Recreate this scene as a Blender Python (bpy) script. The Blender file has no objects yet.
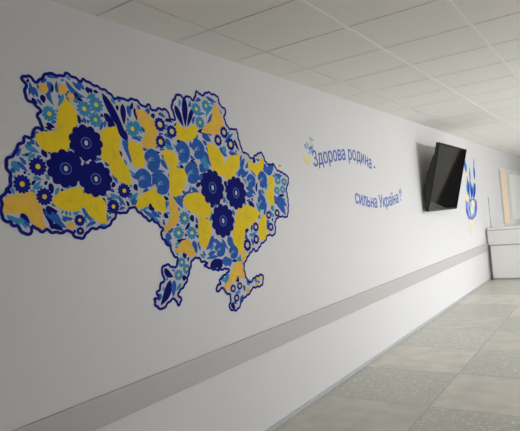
import bpy, bmesh, math, random
from mathutils import Vector, Matrix
from mathutils.geometry import delaunay_2d_cdt

PI = math.pi
scene = bpy.context.scene
COL = scene.collection
random.seed(7)

# ------------------------------------------------------------------ materials
def new_mat(name):
    m = bpy.data.materials.new(name); m.use_nodes = True
    nt = m.node_tree
    return m, nt, nt.nodes['Principled BSDF']

def paint(name, rgb, rough=.5, metal=0, var=.0, scale=30, bump=0, bscale=200, spec=.5):
    """procedural paint: base colour with slight noise variation and fine bump"""
    m, nt, b = new_mat(name)
    N, L = nt.nodes, nt.links
    b.inputs['Roughness'].default_value = rough
    b.inputs['Metallic'].default_value = metal
    b.inputs['Specular IOR Level'].default_value = spec
    tc = N.new('ShaderNodeTexCoord')
    no = N.new('ShaderNodeTexNoise'); no.inputs['Scale'].default_value = scale
    no.inputs['Detail'].default_value = 4
    L.new(tc.outputs['Object'], no.inputs['Vector'])
    mx = N.new('ShaderNodeMix'); mx.data_type = 'RGBA'
    mx.inputs[6].default_value = [c * (1 - var) for c in rgb] + [1]
    mx.inputs[7].default_value = [min(1, c * (1 + var)) for c in rgb] + [1]
    L.new(no.outputs['Fac'], mx.inputs[0]); L.new(mx.outputs[2], b.inputs['Base Color'])
    if bump:
        n2 = N.new('ShaderNodeTexNoise'); n2.inputs['Scale'].default_value = bscale
        n2.inputs['Detail'].default_value = 3
        L.new(tc.outputs['Object'], n2.inputs['Vector'])
        bp = N.new('ShaderNodeBump'); bp.inputs['Strength'].default_value = bump
        bp.inputs['Distance'].default_value = .002
        L.new(n2.outputs['Fac'], bp.inputs['Height']); L.new(bp.outputs['Normal'], b.inputs['Normal'])
    return m

M = {}
M['wall'] = paint('wall_paint', (.69, .673, .675), .45, 0, .015, 6, .25, 160, .35)
M['dark_wall'] = paint('dark_panelling', (.06, .055, .05), .6, 0, .15, 4, spec=.2)  # unseen end wall, darkened so the TV screen reflects a dark area
M['ceiling'] = paint('ceiling_tile', (.86, .845, .81), .85, 0, .05, 120, .5, 350, .2)
M['grid'] = paint('ceiling_runner', (.86, .85, .82), .35, 0, .01)
M['gap'] = paint('ceiling_gap', (.5, .485, .46), .8)
M['rail'] = paint('rail_vinyl', (.49, .465, .455), .45, 0, .03, 20, .1, 200)
M['base'] = paint('baseboard_vinyl', (.44, .445, .45), .45, 0, .03, 20)
M['white_lam'] = paint('white_laminate', (.80, .79, .775), .35, 0, .012, 8)
M['grey_lam'] = paint('grey_trim', (.42, .42, .43), .4, 0, .02)
M['dark_trim'] = paint('dark_trim', (.10, .105, .115), .4, 0, .02)
M['steel'] = paint('brushed_post', (.50, .51, .53), .4, .2, .04, 60)
M['timber'] = paint('pale_timber', (.93, .76, .54), .45, 0, .07, 5)
M['blind'] = paint('blind_fabric', (.76, .78, .74), .7, 0, .04, 15)
M['tv_black'] = paint('tv_plastic', (.010, .010, .012), .2, 0, .05, spec=.35)
M['tv_screen'] = paint('tv_screen', (.004, .004, .005), .04, 0, .05, spec=.15)
M['tv_back'] = paint('tv_back', (.015, .015, .016), .5, 0, .05, 40, .2)
M['bracket'] = paint('bracket_steel', (.03, .03, .032), .45, .6, .05)
M['vinyl_white'] = paint('print_white', (.60, .60, .63), .62, 0, .03, 12, spec=.03)
M['n'] = paint('print_navy', (.006, .008, .165), .62, 0, .12, 25, spec=.03)
M['o'] = paint('print_outline', (.010, .016, .25), .62, 0, .1, 25, spec=.03)
M['m'] = paint('print_blue', (.03, .125, .48), .62, 0, .35, 28, spec=.03)
M['t'] = paint('print_light_blue', (.055, .29, .56), .62, 0, .30, 28, spec=.03)
M['y'] = paint('print_yellow', (.88, .635, .03), .62, 0, .10, 22, spec=.03)
M['a'] = paint('print_amber', (.86, .52, .09), .62, 0, .10, 22, spec=.03)
M['ring'] = paint('print_ring_blue', (.06, .13, .46), .62, 0, .1, spec=.03)
M['v'] = paint('print_ochre', (.80, .58, .03), .62, 0, .1, 25, spec=.03)
M['py'] = paint('print_pale_yellow', (.80, .72, .34), .62, 0, .1, 30, spec=.03)
M['pc'] = paint('print_cream', (.74, .70, .50), .62, 0, .1, 30, spec=.03)
M['pb'] = paint('print_pale_blue', (.30, .45, .68), .62, 0, .15, 30, spec=.03)
M['letter'] = paint('letter_blue', (.12, .18, .50), .62, 0, .06, 30, spec=.03)
M['viol'] = paint('print_violet_blue', (.20, .20, .52), .62, 0, .3, 30, spec=.03)

def floor_material(fx, fy, sx, sy):
    m, nt, b = new_mat('terrazzo_and_granite_tiles')
    N, L = nt.nodes, nt.links
    def math_(op, a, bb=None, c=None):
        n = N.new('ShaderNodeMath'); n.operation = op
        for i, v in enumerate((a, bb, c)):
            if v is None: continue
            if isinstance(v, (int, float)): n.inputs[i].default_value = v
            else: L.new(v, n.inputs[i])
        return n.outputs[0]
    def mix(f, a, bb):
        n = N.new('ShaderNodeMix'); n.data_type = 'RGBA'
        if isinstance(f, float): n.inputs[0].default_value = f
        else: L.new(f, n.inputs[0])
        for i, v in ((6, a), (7, bb)):
            if isinstance(v, tuple): n.inputs[i].default_value = v + (1,)
            else: L.new(v, n.inputs[i])
        return n.outputs[2]
    def ramp(fac, stops):
        n = N.new('ShaderNodeValToRGB'); L.new(fac, n.inputs[0])
        e = n.color_ramp.elements
        while len(e) < len(stops): e.new(.5)
        for el, (p, c) in zip(e, stops): el.position = p; el.color = c + (1,)
        return n.outputs[0]
    tc = N.new('ShaderNodeTexCoord')
    sp = N.new('ShaderNodeSeparateXYZ'); L.new(tc.outputs['Object'], sp.inputs[0])
    gx = math_('DIVIDE', math_('SUBTRACT', sp.outputs[0], fx), sx)
    gy = math_('DIVIDE', math_('SUBTRACT', sp.outputs[1], fy), sy)
    ix, iy = math_('FLOOR', gx), math_('FLOOR', gy)
    chk = math_('PINGPONG', math_('ADD', ix, iy), 1.0)
    cid = N.new('ShaderNodeCombineXYZ'); L.new(ix, cid.inputs[0]); L.new(iy, cid.inputs[1])
    wn = N.new('ShaderNodeTexWhiteNoise'); L.new(cid.outputs[0], wn.inputs['Vector'])
    # smooth granite slab
    n1 = N.new('ShaderNodeTexNoise'); n1.inputs['Scale'].default_value = 5; n1.inputs['Detail'].default_value = 8
    L.new(tc.outputs['Object'], n1.inputs['Vector'])
    plain = ramp(n1.outputs['Fac'], [(.3, (.50, .475, .42)), (.55, (.585, .56, .50)), (.75, (.65, .625, .565))])
    # terrazzo chips
    v = N.new('ShaderNodeTexVoronoi'); v.inputs['Scale'].default_value = 55
    L.new(tc.outputs['Object'], v.inputs['Vector'])
    sv = N.new('ShaderNodeSeparateColor'); L.new(v.outputs['Color'], sv.inputs[0])
    chips = ramp(sv.outputs[0], [(0., (.42, .42, .37)), (.4, (.50, .495, .44)), (.78, (.55, .545, .48)), (.95, (.74, .72, .65))])
    body = mix(math_('MULTIPLY', math_('LESS_THAN', v.outputs['Distance'], .62), .9), (.46, .46, .405), chips)
    n2 = N.new('ShaderNodeTexNoise'); n2.inputs['Scale'].default_value = 3; n2.inputs['Detail'].default_value = 6
    L.new(tc.outputs['Object'], n2.inputs['Vector'])
    rough_tile = mix(math_('MULTIPLY', n2.outputs['Fac'], .45), body, (.56, .54, .48))
    col = mix(chk, plain, rough_tile)
    tone = ramp(wn.outputs['Value'], [(0., (.90, .90, .90)), (1., (1.06, 1.05, 1.03))])
    mu = N.new('ShaderNodeMix'); mu.data_type = 'RGBA'; mu.blend_type = 'MULTIPLY'; mu.inputs[0].default_value = 1
    L.new(col, mu.inputs[6]); L.new(tone, mu.inputs[7])
    # joints
    dx = math_('MULTIPLY', math_('ABSOLUTE', math_('SUBTRACT', math_('FRACT', math_('ADD', gx, .5)), .5)), sx)
    dy = math_('MULTIPLY', math_('ABSOLUTE', math_('SUBTRACT', math_('FRACT', math_('ADD', gy, .5)), .5)), sy)
    joint = math_('LESS_THAN', math_('MINIMUM', dx, dy), .004)
    fin = mix(joint, mu.outputs[2], (.34, .325, .29))
    L.new(fin, b.inputs['Base Color'])
    b.inputs['Roughness'].default_value = .38
    b.inputs['Specular IOR Level'].default_value = .45
    bp = N.new('ShaderNodeBump'); bp.inputs['Strength'].default_value = .25; bp.inputs['Distance'].default_value = .002
    L.new(math_('SUBTRACT', n1.outputs['Fac'], joint), bp.inputs['Height']); L.new(bp.outputs['Normal'], b.inputs['Normal'])
    return m

# ------------------------------------------------------------------ mesh helpers
def link_mesh(name, bm, mat, parent=None, smooth=False):
    bmesh.ops.recalc_face_normals(bm, faces=bm.faces)
    me = bpy.data.meshes.new(name); bm.to_mesh(me); bm.free()
    me.materials.append(mat)
    if smooth:
        for p in me.polygons: p.use_smooth = True
    o = bpy.data.objects.new(name, me); COL.objects.link(o)
    if parent: o.parent = parent
    return o

def structure(o):
    o['kind'] = 'structure'; return o

def thing(name, label, cat, loc=(0, 0, 0), group=None):
    o = bpy.data.objects.new(name, None); COL.objects.link(o)
    o.empty_display_size = .1
    o.location = loc; o['label'] = label; o['category'] = cat
    if group: o['group'] = group
    return o

def box(bm, x0, x1, y0, y1, z0, z1, bevel=0):
    r = bmesh.ops.create_cube(bm, size=1)
    vs = r['verts']
    for v in vs:
        v.co = Vector(((x0 + x1) / 2 + v.co.x * (x1 - x0), (y0 + y1) / 2 + v.co.y * (y1 - y0), (z0 + z1) / 2 + v.co.z * (z1 - z0)))
    if bevel:
        es = list({e for v in vs for e in v.link_edges})
        bmesh.ops.bevel(bm, geom=es, offset=bevel, segments=2, affect='EDGES', profile=.6)
    return vs

def bbox(*a, bevel=0):
    bm = bmesh.new(); box(bm, *a, bevel=bevel); return bm

def cyl(bm, p, q, r, seg=16):
    p, q = Vector(p), Vector(q); d = q - p
    res = bmesh.ops.create_cone(bm, cap_ends=True, segments=seg, radius1=r, radius2=r, depth=d.length)
    mt = Matrix.Translation((p + q) / 2) @ d.to_track_quat('Z', 'Y').to_matrix().to_4x4()
    bmesh.ops.transform(bm, matrix=mt, verts=res['verts'])

# ------------------------------------------------------------------ flat prints on the wall (plane x = 0, coordinates are metres along y and up z)
def add_poly(bm, pts, h0, h1):
    """thin film prism of outline pts (y, z) from height h0 to h1 off the wall"""
    n = len(pts)
    a = [bm.verts.new((h0, y, z)) for y, z in pts]
    b = [bm.verts.new((h1, y, z)) for y, z in pts]
    f = bm.faces.new(b); f.normal_update()
    bmesh.ops.triangulate(bm, faces=[f], ngon_method='BEAUTY')
    for i in range(n):
        j = (i + 1) % n
        bm.faces.new((a[i], a[j], b[j], b[i]))

def smooth_loop(pts, sub=3, closed=True):
    out = []; n = len(pts)
    rng = range(n) if closed else range(n - 1)
    for i in rng:
        g = (lambda k: pts[k % n]) if closed else (lambda k: pts[max(0, min(n - 1, k))])
        p0, p1, p2, p3 = g(i - 1), g(i), g(i + 1), g(i + 2)
        for s in range(sub):
            t = s / sub
            out.append(tuple(.5 * (2 * p1[k] + (p2[k] - p0[k]) * t + (2 * p0[k] - 5 * p1[k] + 4 * p2[k] - p3[k]) * t * t
                                   + (3 * p1[k] - p0[k] - 3 * p2[k] + p3[k]) * t ** 3) for k in (0, 1)))
    if not closed: out.append(pts[-1])
    return out

def add_ribbon(bm, pts, width, h0, h1, closed=True, taper=None):
    """a painted line: quads joined at mitred corners"""
    n = len(pts); L = []; R = []
    for i in range(n):
        if closed: p, q = Vector(pts[i - 1]), Vector(pts[(i + 1) % n])
        else: p, q = Vector(pts[max(0, i - 1)]), Vector(pts[min(n - 1, i + 1)])
        d = (q - p); d = d.normalized() if d.length > 1e-9 else Vector((1, 0))
        nn = Vector((-d.y, d.x)); w = width / 2 * (taper(i / (n - 1)) if taper else 1)
        c = Vector(pts[i]); L.append(c + nn * w); R.append(c - nn * w)
    top = [(bm.verts.new((h1, a.x, a.y)), bm.verts.new((h1, b.x, b.y))) for a, b in zip(L, R)]
    bot = [(bm.verts.new((h0, a.x, a.y)), bm.verts.new((h0, b.x, b.y))) for a, b in zip(L, R)]
    for i in range(n if closed else n - 1):
        j = (i + 1) % n
        bm.faces.new((top[i][0], top[j][0], top[j][1], top[i][1]))
        bm.faces.new((bot[i][0], bot[j][0], top[j][0], top[i][0]))
        bm.faces.new((bot[i][1], bot[j][1], top[j][1], top[i][1]))

def soft_corners(pts, f=.16):
    """cut every corner a little so wings keep their points"""
    o = []
    for i, p in enumerate(pts):
        a, b = pts[i - 1], pts[(i + 1) % len(pts)]
        o += [tuple(p[k] + (a[k] - p[k]) * f for k in (0, 1)), tuple(p[k] * .93 + (a[k] + b[k]) * .035 for k in (0, 1)), tuple(p[k] + (b[k] - p[k]) * f for k in (0, 1))]
    return o

class Film:
    """each printed shape lies a hair above the previous one"""
    def __init__(s, h): s.h = h
    def next(s, d=3e-6):
        s.h += d; return s.h

def polar(cy, cz, ry, rz, fn, n=72):
    return [(cy + ry * fn(2 * PI * i / n) * math.cos(2 * PI * i / n), cz + rz * fn(2 * PI * i / n) * math.sin(2 * PI * i / n)) for i in range(n)]

def film_part(name, pts, mat, parent, film):
    bm = bmesh.new(); add_poly(bm, pts, .0003, film.next())
    return link_mesh(name, bm, mat, parent)

def leaf_pts(a, b, w, bend, n=9, fat=.42):
    a, b = Vector(a), Vector(b); d = b - a; nn = Vector((-d.y, d.x))
    up, dn = [], []
    for i in range(n + 1):
        t = i / n
        c = a + d * t + nn * (bend * 4 * t * (1 - t))
        s = math.sin(PI * t ** .75) ** .8 if 0 < t < 1 else .02
        k = w / 2 * s
        u = nn.normalized()
        up.append(tuple(c + u * k)); dn.append(tuple(c - u * k))
    return up + dn[::-1]

MAP_O = (2.169, 1.049)
OUTLINE = [(1.456, 2.211), (1.454, 2.22), (1.465, 2.231), (1.485, 2.238), (1.504, 2.226), (1.526, 2.214), (1.549, 2.234), (1.586, 2.27), (1.619, 2.266), (1.638, 2.266), (1.669, 2.268), (1.687, 2.288), (1.726, 2.275), (1.774, 2.262), (1.792, 2.276), (1.833, 2.258), (1.876, 2.251), (1.919, 2.24), (1.956, 2.225), (1.981, 2.207), (2.031, 2.214), (2.059, 2.206), (2.09, 2.214), (2.116, 2.222), (2.154, 2.21), (2.192, 2.189), (2.236, 2.204), (2.26, 2.174), (2.313, 2.193), (2.346, 2.189), (2.382, 2.193), (2.406, 2.146), (2.429, 2.136), (2.447, 2.155), (2.428, 2.224), (2.487, 2.301), (2.542, 2.287), (2.584, 2.306), (2.634, 2.287), (2.675, 2.347), (2.722, 2.331), (2.783, 2.359), (2.834, 2.356), (2.887, 2.346), (2.91, 2.293), (2.967, 2.262), (2.944, 2.215), (2.954, 2.174), (2.996, 2.14), (3.077, 2.138), (3.086, 2.083), (3.11, 2.023), (3.138, 1.98), (3.171, 1.981), (3.235, 1.944), (3.284, 1.972), (3.371, 1.993), (3.426, 1.916), (3.523, 1.915), (3.555, 1.88), (3.616, 1.859), (3.717, 1.828), (3.718, 1.772), (3.676, 1.722), (3.689, 1.672), (3.69, 1.617), (3.676, 1.54), (3.638, 1.503), (3.546, 1.512), (3.468, 1.473), (3.467, 1.409), (3.432, 1.375), (3.355, 1.38), (3.311, 1.342), (3.263, 1.325), (3.238, 1.31), (3.177, 1.272), (3.155, 1.298), (3.078, 1.251), (3.03, 1.212), (3.017, 1.17), (3.027, 1.116), (3.055, 1.079), (3.086, 1.069), (3.134, 1.097), (3.179, 1.101), (3.242, 1.097), (3.223, 1.035), (3.158, 1.024), (3.098, 1.028), (3.059, 0.995), (2.98, 0.974), (2.915, 0.92), (2.867, 0.91), (2.817, 0.938), (2.829, 0.972), (2.837, 1.021), (2.787, 1.043), (2.776, 1.068), (2.74, 1.078), (2.716, 1.059), (2.697, 1.075), (2.707, 1.1), (2.743, 1.104), (2.74, 1.132), (2.78, 1.153), (2.834, 1.169), (2.843, 1.187), (2.792, 1.198), (2.732, 1.196), (2.657, 1.218), (2.598, 1.239), (2.635, 1.256), (2.588, 1.266), (2.569, 1.274), (2.552, 1.298), (2.492, 1.287), (2.465, 1.244), (2.427, 1.173), (2.371, 1.127), (2.338, 1.105), (2.363, 1.067), (2.335, 1.039), (2.312, 1.081), (2.282, 1.081), (2.233, 1.057), (2.198, 1.044), (2.151, 1.069), (2.154, 1.091), (2.145, 1.108), (2.178, 1.106), (2.171, 1.143), (2.201, 1.157), (2.205, 1.189), (2.233, 1.192), (2.232, 1.232), (2.225, 1.264), (2.262, 1.288), (2.301, 1.271), (2.335, 1.262), (2.364, 1.309), (2.326, 1.338), (2.308, 1.384), (2.268, 1.427), (2.248, 1.441), (2.244, 1.466), (2.265, 1.489), (2.241, 1.509), (2.185, 1.548), (2.157, 1.545), (2.119, 1.574), (2.09, 1.595), (2.047, 1.623), (1.989, 1.594), (1.941, 1.596), (1.921, 1.575), (1.89, 1.55), (1.86, 1.523), (1.816, 1.526), (1.799, 1.524), (1.756, 1.519), (1.728, 1.497), (1.693, 1.479), (1.655, 1.495), (1.626, 1.524), (1.603, 1.515), (1.58, 1.516), (1.543, 1.516), (1.508, 1.534), (1.479, 1.526), (1.443, 1.553), (1.434, 1.529), (1.402, 1.519), (1.372, 1.551), (1.35, 1.562), (1.339, 1.577), (1.323, 1.578), (1.298, 1.609), (1.305, 1.642), (1.306, 1.668), (1.314, 1.692), (1.342, 1.722), (1.357, 1.754), (1.354, 1.789), (1.338, 1.819), (1.351, 1.85), (1.385, 1.874), (1.398, 1.908), (1.43, 1.929), (1.442, 1.952), (1.477, 1.958), (1.49, 1.994), (1.523, 1.997), (1.531, 2.0), (1.526, 2.029), (1.511, 2.053), (1.531, 2.078), (1.515, 2.102), (1.471, 2.125), (1.46, 2.152), (1.467, 2.188)]
LEAVES = [('n', (1.901, 2.224), (2.049, 1.993), 0.0459, 0.0), ('n', (1.902, 2.117), (1.978, 2.046), 0.0372, 0.0), ('n', (2.037, 2.184), (2.036, 2.068), 0.0359, 0.0), ('n', (2.549, 2.295), (2.536, 2.107), 0.0484, 0.0), ('n', (2.456, 2.233), (2.518, 2.105), 0.0425, 0.0), ('n', (2.622, 2.236), (2.552, 2.108), 0.0321, 0.0), ('m', (1.486, 2.21), (1.504, 2.138), 0.0162, 0.0), ('m', (1.502, 2.19), (1.526, 2.143), 0.0228, 0.0), ('n', (1.49, 2.137), (1.52, 2.113), 0.0161, 0.0), ('n', (1.6, 2.224), (1.602, 2.176), 0.0222, 0.0), ('m', (1.602, 2.231), (1.607, 2.115), 0.0283, -0.22), ('n', (1.546, 2.161), (1.554, 2.12), 0.0274, 0.0), ('m', (1.575, 2.163), (1.595, 2.137), 0.0236, 0.0), ('n', (1.555, 2.026), (1.602, 2.011), 0.0205, 0.0), ('m', (1.642, 2.228), (1.782, 2.184), 0.0286, -0.18), ('m', (1.681, 2.25), (1.798, 2.183), 0.0241, -0.15), ('m', (1.751, 2.254), (1.795, 2.221), 0.025, 0.0), ('n', (1.81, 2.24), (1.815, 2.204), 0.0259, 0.0), ('n', (1.829, 2.236), (1.835, 2.207), 0.02, 0.0), ('n', (1.846, 2.224), (1.881, 2.221), 0.0165, 0.0), ('n', (1.724, 2.19), (1.75, 2.184), 0.0198, 0.0), ('n', (1.74, 2.172), (1.78, 2.161), 0.0171, 0.0), ('n', (1.679, 2.173), (1.742, 2.073), 0.0153, -0.05), ('n', (1.735, 2.089), (1.748, 2.042), 0.0253, 0.0), ('m', (1.772, 2.079), (1.781, 2.047), 0.0192, 0.0), ('n', (1.984, 2.058), (2.027, 1.986), 0.0223, 0.0), ('n', (1.997, 2.172), (1.998, 2.14), 0.0211, 0.0), ('m', (2.076, 2.182), (2.084, 2.112), 0.0307, 0.0), ('n', (2.12, 2.173), (2.134, 2.101), 0.0229, 0.0), ('m', (2.212, 2.18), (2.232, 2.148), 0.0404, 0.0), ('n', (2.257, 2.158), (2.266, 2.129), 0.0329, 0.0), ('t', (2.118, 2.102), (2.162, 2.03), 0.0307, 0.0), ('m', (1.912, 2.08), (1.897, 2.038), 0.0145, 0.0), ('n', (1.868, 2.01), (1.926, 2.037), 0.0147, 0.0), ('n', (1.996, 2.037), (2.057, 1.972), 0.0221, 0.0), ('n', (2.031, 2.041), (2.055, 1.988), 0.0219, 0.0), ('m', (2.015, 1.987), (2.062, 1.86), 0.0433, 0.1), ('n', (1.985, 1.924), (1.995, 1.887), 0.0279, 0.0), ('t', (2.041, 1.829), (2.143, 1.822), 0.0224, -0.3), ('m', (2.052, 1.797), (2.138, 1.813), 0.0163, -0.25), ('n', (2.071, 1.747), (2.094, 1.716), 0.028, 0.0), ('m', (2.204, 1.795), (2.28, 1.817), 0.0195, 0.0), ('m', (2.226, 1.796), (2.213, 1.733), 0.0225, 0.0), ('n', (2.224, 1.95), (2.294, 1.937), 0.025, -0.2), ('t', (2.339, 1.987), (2.411, 1.959), 0.0342, 0.0), ('m', (2.346, 2.017), (2.396, 1.979), 0.0313, 0.0), ('m', (2.293, 1.896), (2.346, 1.834), 0.0311, 0.0), ('m', (2.201, 1.825), (2.324, 1.824), 0.021, 0.0), ('n', (2.647, 2.09), (2.752, 2.033), 0.0336, 0.25), ('m', (2.686, 2.066), (2.779, 2.042), 0.0297, 0.0), ('m', (2.697, 1.968), (2.754, 1.866), 0.0404, 0.0), ('t', (2.65, 1.914), (2.737, 1.856), 0.0416, 0.0), ('n', (2.556, 1.903), (2.619, 1.865), 0.0228, 0.0), ('m', (2.63, 1.838), (2.731, 1.849), 0.0251, 0.0), ('m', (2.612, 1.782), (2.697, 1.826), 0.0337, 0.0), ('m', (2.438, 1.722), (2.596, 1.732), 0.025, -0.25), ('n', (2.587, 1.739), (2.639, 1.764), 0.0271, 0.0), ('n', (2.452, 1.864), (2.489, 1.851), 0.0213, 0.0), ('t', (1.434, 1.916), (1.506, 1.886), 0.0244, 0.0), ('t', (1.413, 1.871), (1.479, 1.9), 0.0139, -0.15), ('m', (1.469, 1.944), (1.485, 1.921), 0.0211, 0.0), ('n', (1.522, 1.904), (1.545, 1.864), 0.0269, 0.0), ('t', (1.369, 1.842), (1.401, 1.795), 0.0347, 0.0), ('m', (1.392, 1.841), (1.442, 1.796), 0.019, 0.0), ('m', (1.359, 1.808), (1.382, 1.791), 0.019, 0.0), ('t', (1.463, 1.772), (1.51, 1.763), 0.0178, 0.0), ('n', (1.327, 1.723), (1.355, 1.697), 0.0184, 0.0), ('t', (1.458, 1.717), (1.503, 1.756), 0.0183, 0.0), ('t', (1.47, 1.719), (1.514, 1.733), 0.0136, 0.0), ('n', (1.52, 1.739), (1.537, 1.758), 0.0143, 0.0), ('n', (1.55, 1.748), (1.558, 1.696), 0.0265, 0.0), ('t', (1.321, 1.605), (1.408, 1.579), 0.0224, -0.1), ('n', (1.387, 1.61), (1.431, 1.565), 0.0276, 0.0), ('t', (1.383, 1.596), (1.414, 1.539), 0.0188, 0.0), ('m', (1.402, 1.583), (1.429, 1.545), 0.0144, 0.0), ('n', (1.5, 1.632), (1.539, 1.527), 0.0307, 0.12), ('m', (1.506, 1.621), (1.599, 1.533), 0.0402, 0.1), ('n', (1.516, 1.637), (1.58, 1.614), 0.0342, -0.15), ('m', (1.542, 1.615), (1.621, 1.534), 0.0305, -0.1), ('n', (1.525, 1.549), (1.603, 1.519), 0.0245, 0.1), ('t', (1.661, 1.598), (1.701, 1.612), 0.0196, 0.0), ('m', (1.717, 1.629), (1.771, 1.553), 0.0229, 0.0), ('t', (1.733, 1.616), (1.788, 1.554), 0.0136, 0.0), ('m', (1.859, 1.597), (1.87, 1.553), 0.0194, 0.0), ('t', (1.896, 1.696), (1.975, 1.678), 0.0215, -0.1), ('m', (1.951, 1.678), (1.997, 1.63), 0.0192, 0.0), ('n', (1.938, 1.756), (1.912, 1.728), 0.0236, 0.0), ('n', (2.071, 1.745), (2.09, 1.71), 0.0285, 0.0), ('t', (2.031, 1.649), (2.095, 1.702), 0.0304, 0.0), ('m', (2.044, 1.634), (2.071, 1.675), 0.0258, 0.0), ('n', (2.171, 1.637), (2.206, 1.598), 0.0417, 0.0), ('t', (2.098, 1.602), (2.172, 1.62), 0.017, 0.0), ('t', (2.139, 1.596), (2.248, 1.527), 0.0256, 0.0), ('m', (2.121, 1.604), (2.206, 1.552), 0.0189, 0.0), ('m', (2.181, 1.594), (2.254, 1.558), 0.0254, 0.0), ('m', (2.297, 1.655), (2.303, 1.599), 0.033, 0.0), ('m', (2.373, 1.692), (2.449, 1.604), 0.0472, 0.08), ('m', (2.431, 1.672), (2.542, 1.75), 0.0275, -0.2), ('m', (2.433, 1.688), (2.612, 1.71), 0.0243, -0.3), ('m', (2.539, 1.728), (2.606, 1.702), 0.0272, 0.0), ('n', (2.28, 1.578), (2.317, 1.552), 0.0283, 0.0), ('n', (2.515, 1.562), (2.533, 1.518), 0.036, 0.0), ('n', (2.554, 1.505), (2.566, 1.473), 0.0276, 0.0), ('m', (2.28, 1.458), (2.329, 1.429), 0.04, 0.0), ('m', (2.706, 2.072), (2.776, 2.035), 0.0416, 0.0), ('m', (2.863, 2.001), (2.937, 1.941), 0.0387, 0.0), ('t', (2.903, 2.014), (2.921, 1.959), 0.0449, 0.0), ('m', (2.959, 1.973), (3.067, 1.962), 0.0295, 0.0), ('t', (2.653, 1.936), (2.729, 1.849), 0.0558, 0.0), ('m', (2.641, 1.881), (2.683, 1.829), 0.0463, 0.0), ('m', (3.078, 1.875), (3.145, 1.943), 0.0369, 0.0), ('m', (3.037, 1.811), (3.119, 1.883), 0.0355, 0.0), ('m', (3.08, 1.808), (3.179, 1.85), 0.0313, 0.0), ('m', (3.413, 1.838), (3.525, 1.912), 0.0653, 0.0), ('m', (3.384, 1.916), (3.414, 1.838), 0.0549, 0.0), ('n', (3.249, 1.939), (3.276, 1.919), 0.0429, 0.0), ('m', (3.074, 1.695), (3.223, 1.671), 0.0294, 0.0), ('m', (3.063, 1.857), (3.163, 1.828), 0.0409, 0.0), ('m', (3.131, 1.667), (3.218, 1.713), 0.0413, 0.0), ('m', (3.123, 1.734), (3.246, 1.677), 0.0352, 0.1), ('n', (3.143, 1.624), (3.214, 1.59), 0.0261, 0.0), ('n', (2.891, 1.78), (2.894, 1.733), 0.0331, 0.0), ('m', (3.503, 1.659), (3.634, 1.516), 0.0732, 0.08), ('m', (3.479, 1.673), (3.534, 1.601), 0.0502, 0.0), ('m', (3.536, 1.667), (3.667, 1.59), 0.0513, 0.0), ('n', (3.138, 1.631), (3.214, 1.604), 0.0333, 0.0), ('m', (3.241, 1.549), (3.268, 1.507), 0.0349, 0.0), ('m', (3.362, 1.5), (3.363, 1.418), 0.055, 0.0), ('n', (3.055, 1.43), (3.117, 1.437), 0.0354, 0.0), ('m', (3.038, 1.421), (3.096, 1.368), 0.0381, 0.0), ('m', (2.716, 1.422), (2.63, 1.337), 0.043, 0.08), ('m', (2.645, 1.305), (2.728, 1.318), 0.0266, 0.0), ('n', (2.655, 1.233), (2.791, 1.255), 0.0537, 0.0), ('n', (2.728, 1.206), (2.789, 1.243), 0.0411, 0.0), ('m', (2.815, 1.277), (2.825, 1.209), 0.0643, 0.0), ('m', (2.852, 1.263), (2.863, 1.205), 0.054, 0.0), ('m', (2.863, 1.402), (2.928, 1.323), 0.0564, 0.0), ('t', (2.986, 1.273), (3.012, 1.194), 0.0554, 0.0), ('t', (2.946, 1.253), (3.003, 1.213), 0.0326, 0.0), ('t', (2.755, 1.156), (2.792, 1.116), 0.0325, 0.0), ('t', (2.842, 1.158), (2.785, 1.103), 0.0365, 0.0), ('t', (3.034, 1.058), (3.082, 1.088), 0.0374, 0.0), ('t', (3.126, 1.082), (3.202, 1.052), 0.0298, 0.0), ('n', (2.918, 1.13), (2.944, 1.09), 0.039, 0.0), ('n', (2.835, 0.963), (2.88, 0.921), 0.0319, 0.0), ('m', (2.937, 0.956), (2.983, 0.999), 0.03, 0.0), ('n', (2.244, 1.266), (2.314, 1.209), 0.0363, -0.1), ('m', (2.264, 1.429), (2.325, 1.387), 0.039, 0.0), ('n', (2.422, 1.344), (2.433, 1.301), 0.0344, 0.0), ('m', (2.514, 1.404), (2.539, 1.324), 0.0444, 0.0), ('n', (2.288, 1.194), (2.191, 1.065), 0.0502, 0.08), ('m', (2.319, 1.19), (2.298, 1.094), 0.0376, 0.0), ('m', (2.197, 1.131), (2.181, 1.091), 0.0316, 0.0), ('n', (2.411, 1.207), (2.397, 1.173), 0.0349, 0.0), ('t', (1.624, 1.615), (1.624, 1.591), 0.016, 0.0), ('n', (2.519, 1.802), (2.513, 1.851), 0.0283, 0.0), ('n', (2.444, 2.013), (2.501, 2.002), 0.0233, 0.0), ('m', (2.631, 1.422), (2.698, 1.465), 0.027, 0.0), ('m', (3.285, 1.717), (3.323, 1.665), 0.0418, 0.0), ('t', (3.436, 1.599), (3.471, 1.557), 0.0423, 0.0), ('m', (2.713, 1.393), (2.777, 1.369), 0.0276, 0.0)]
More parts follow.
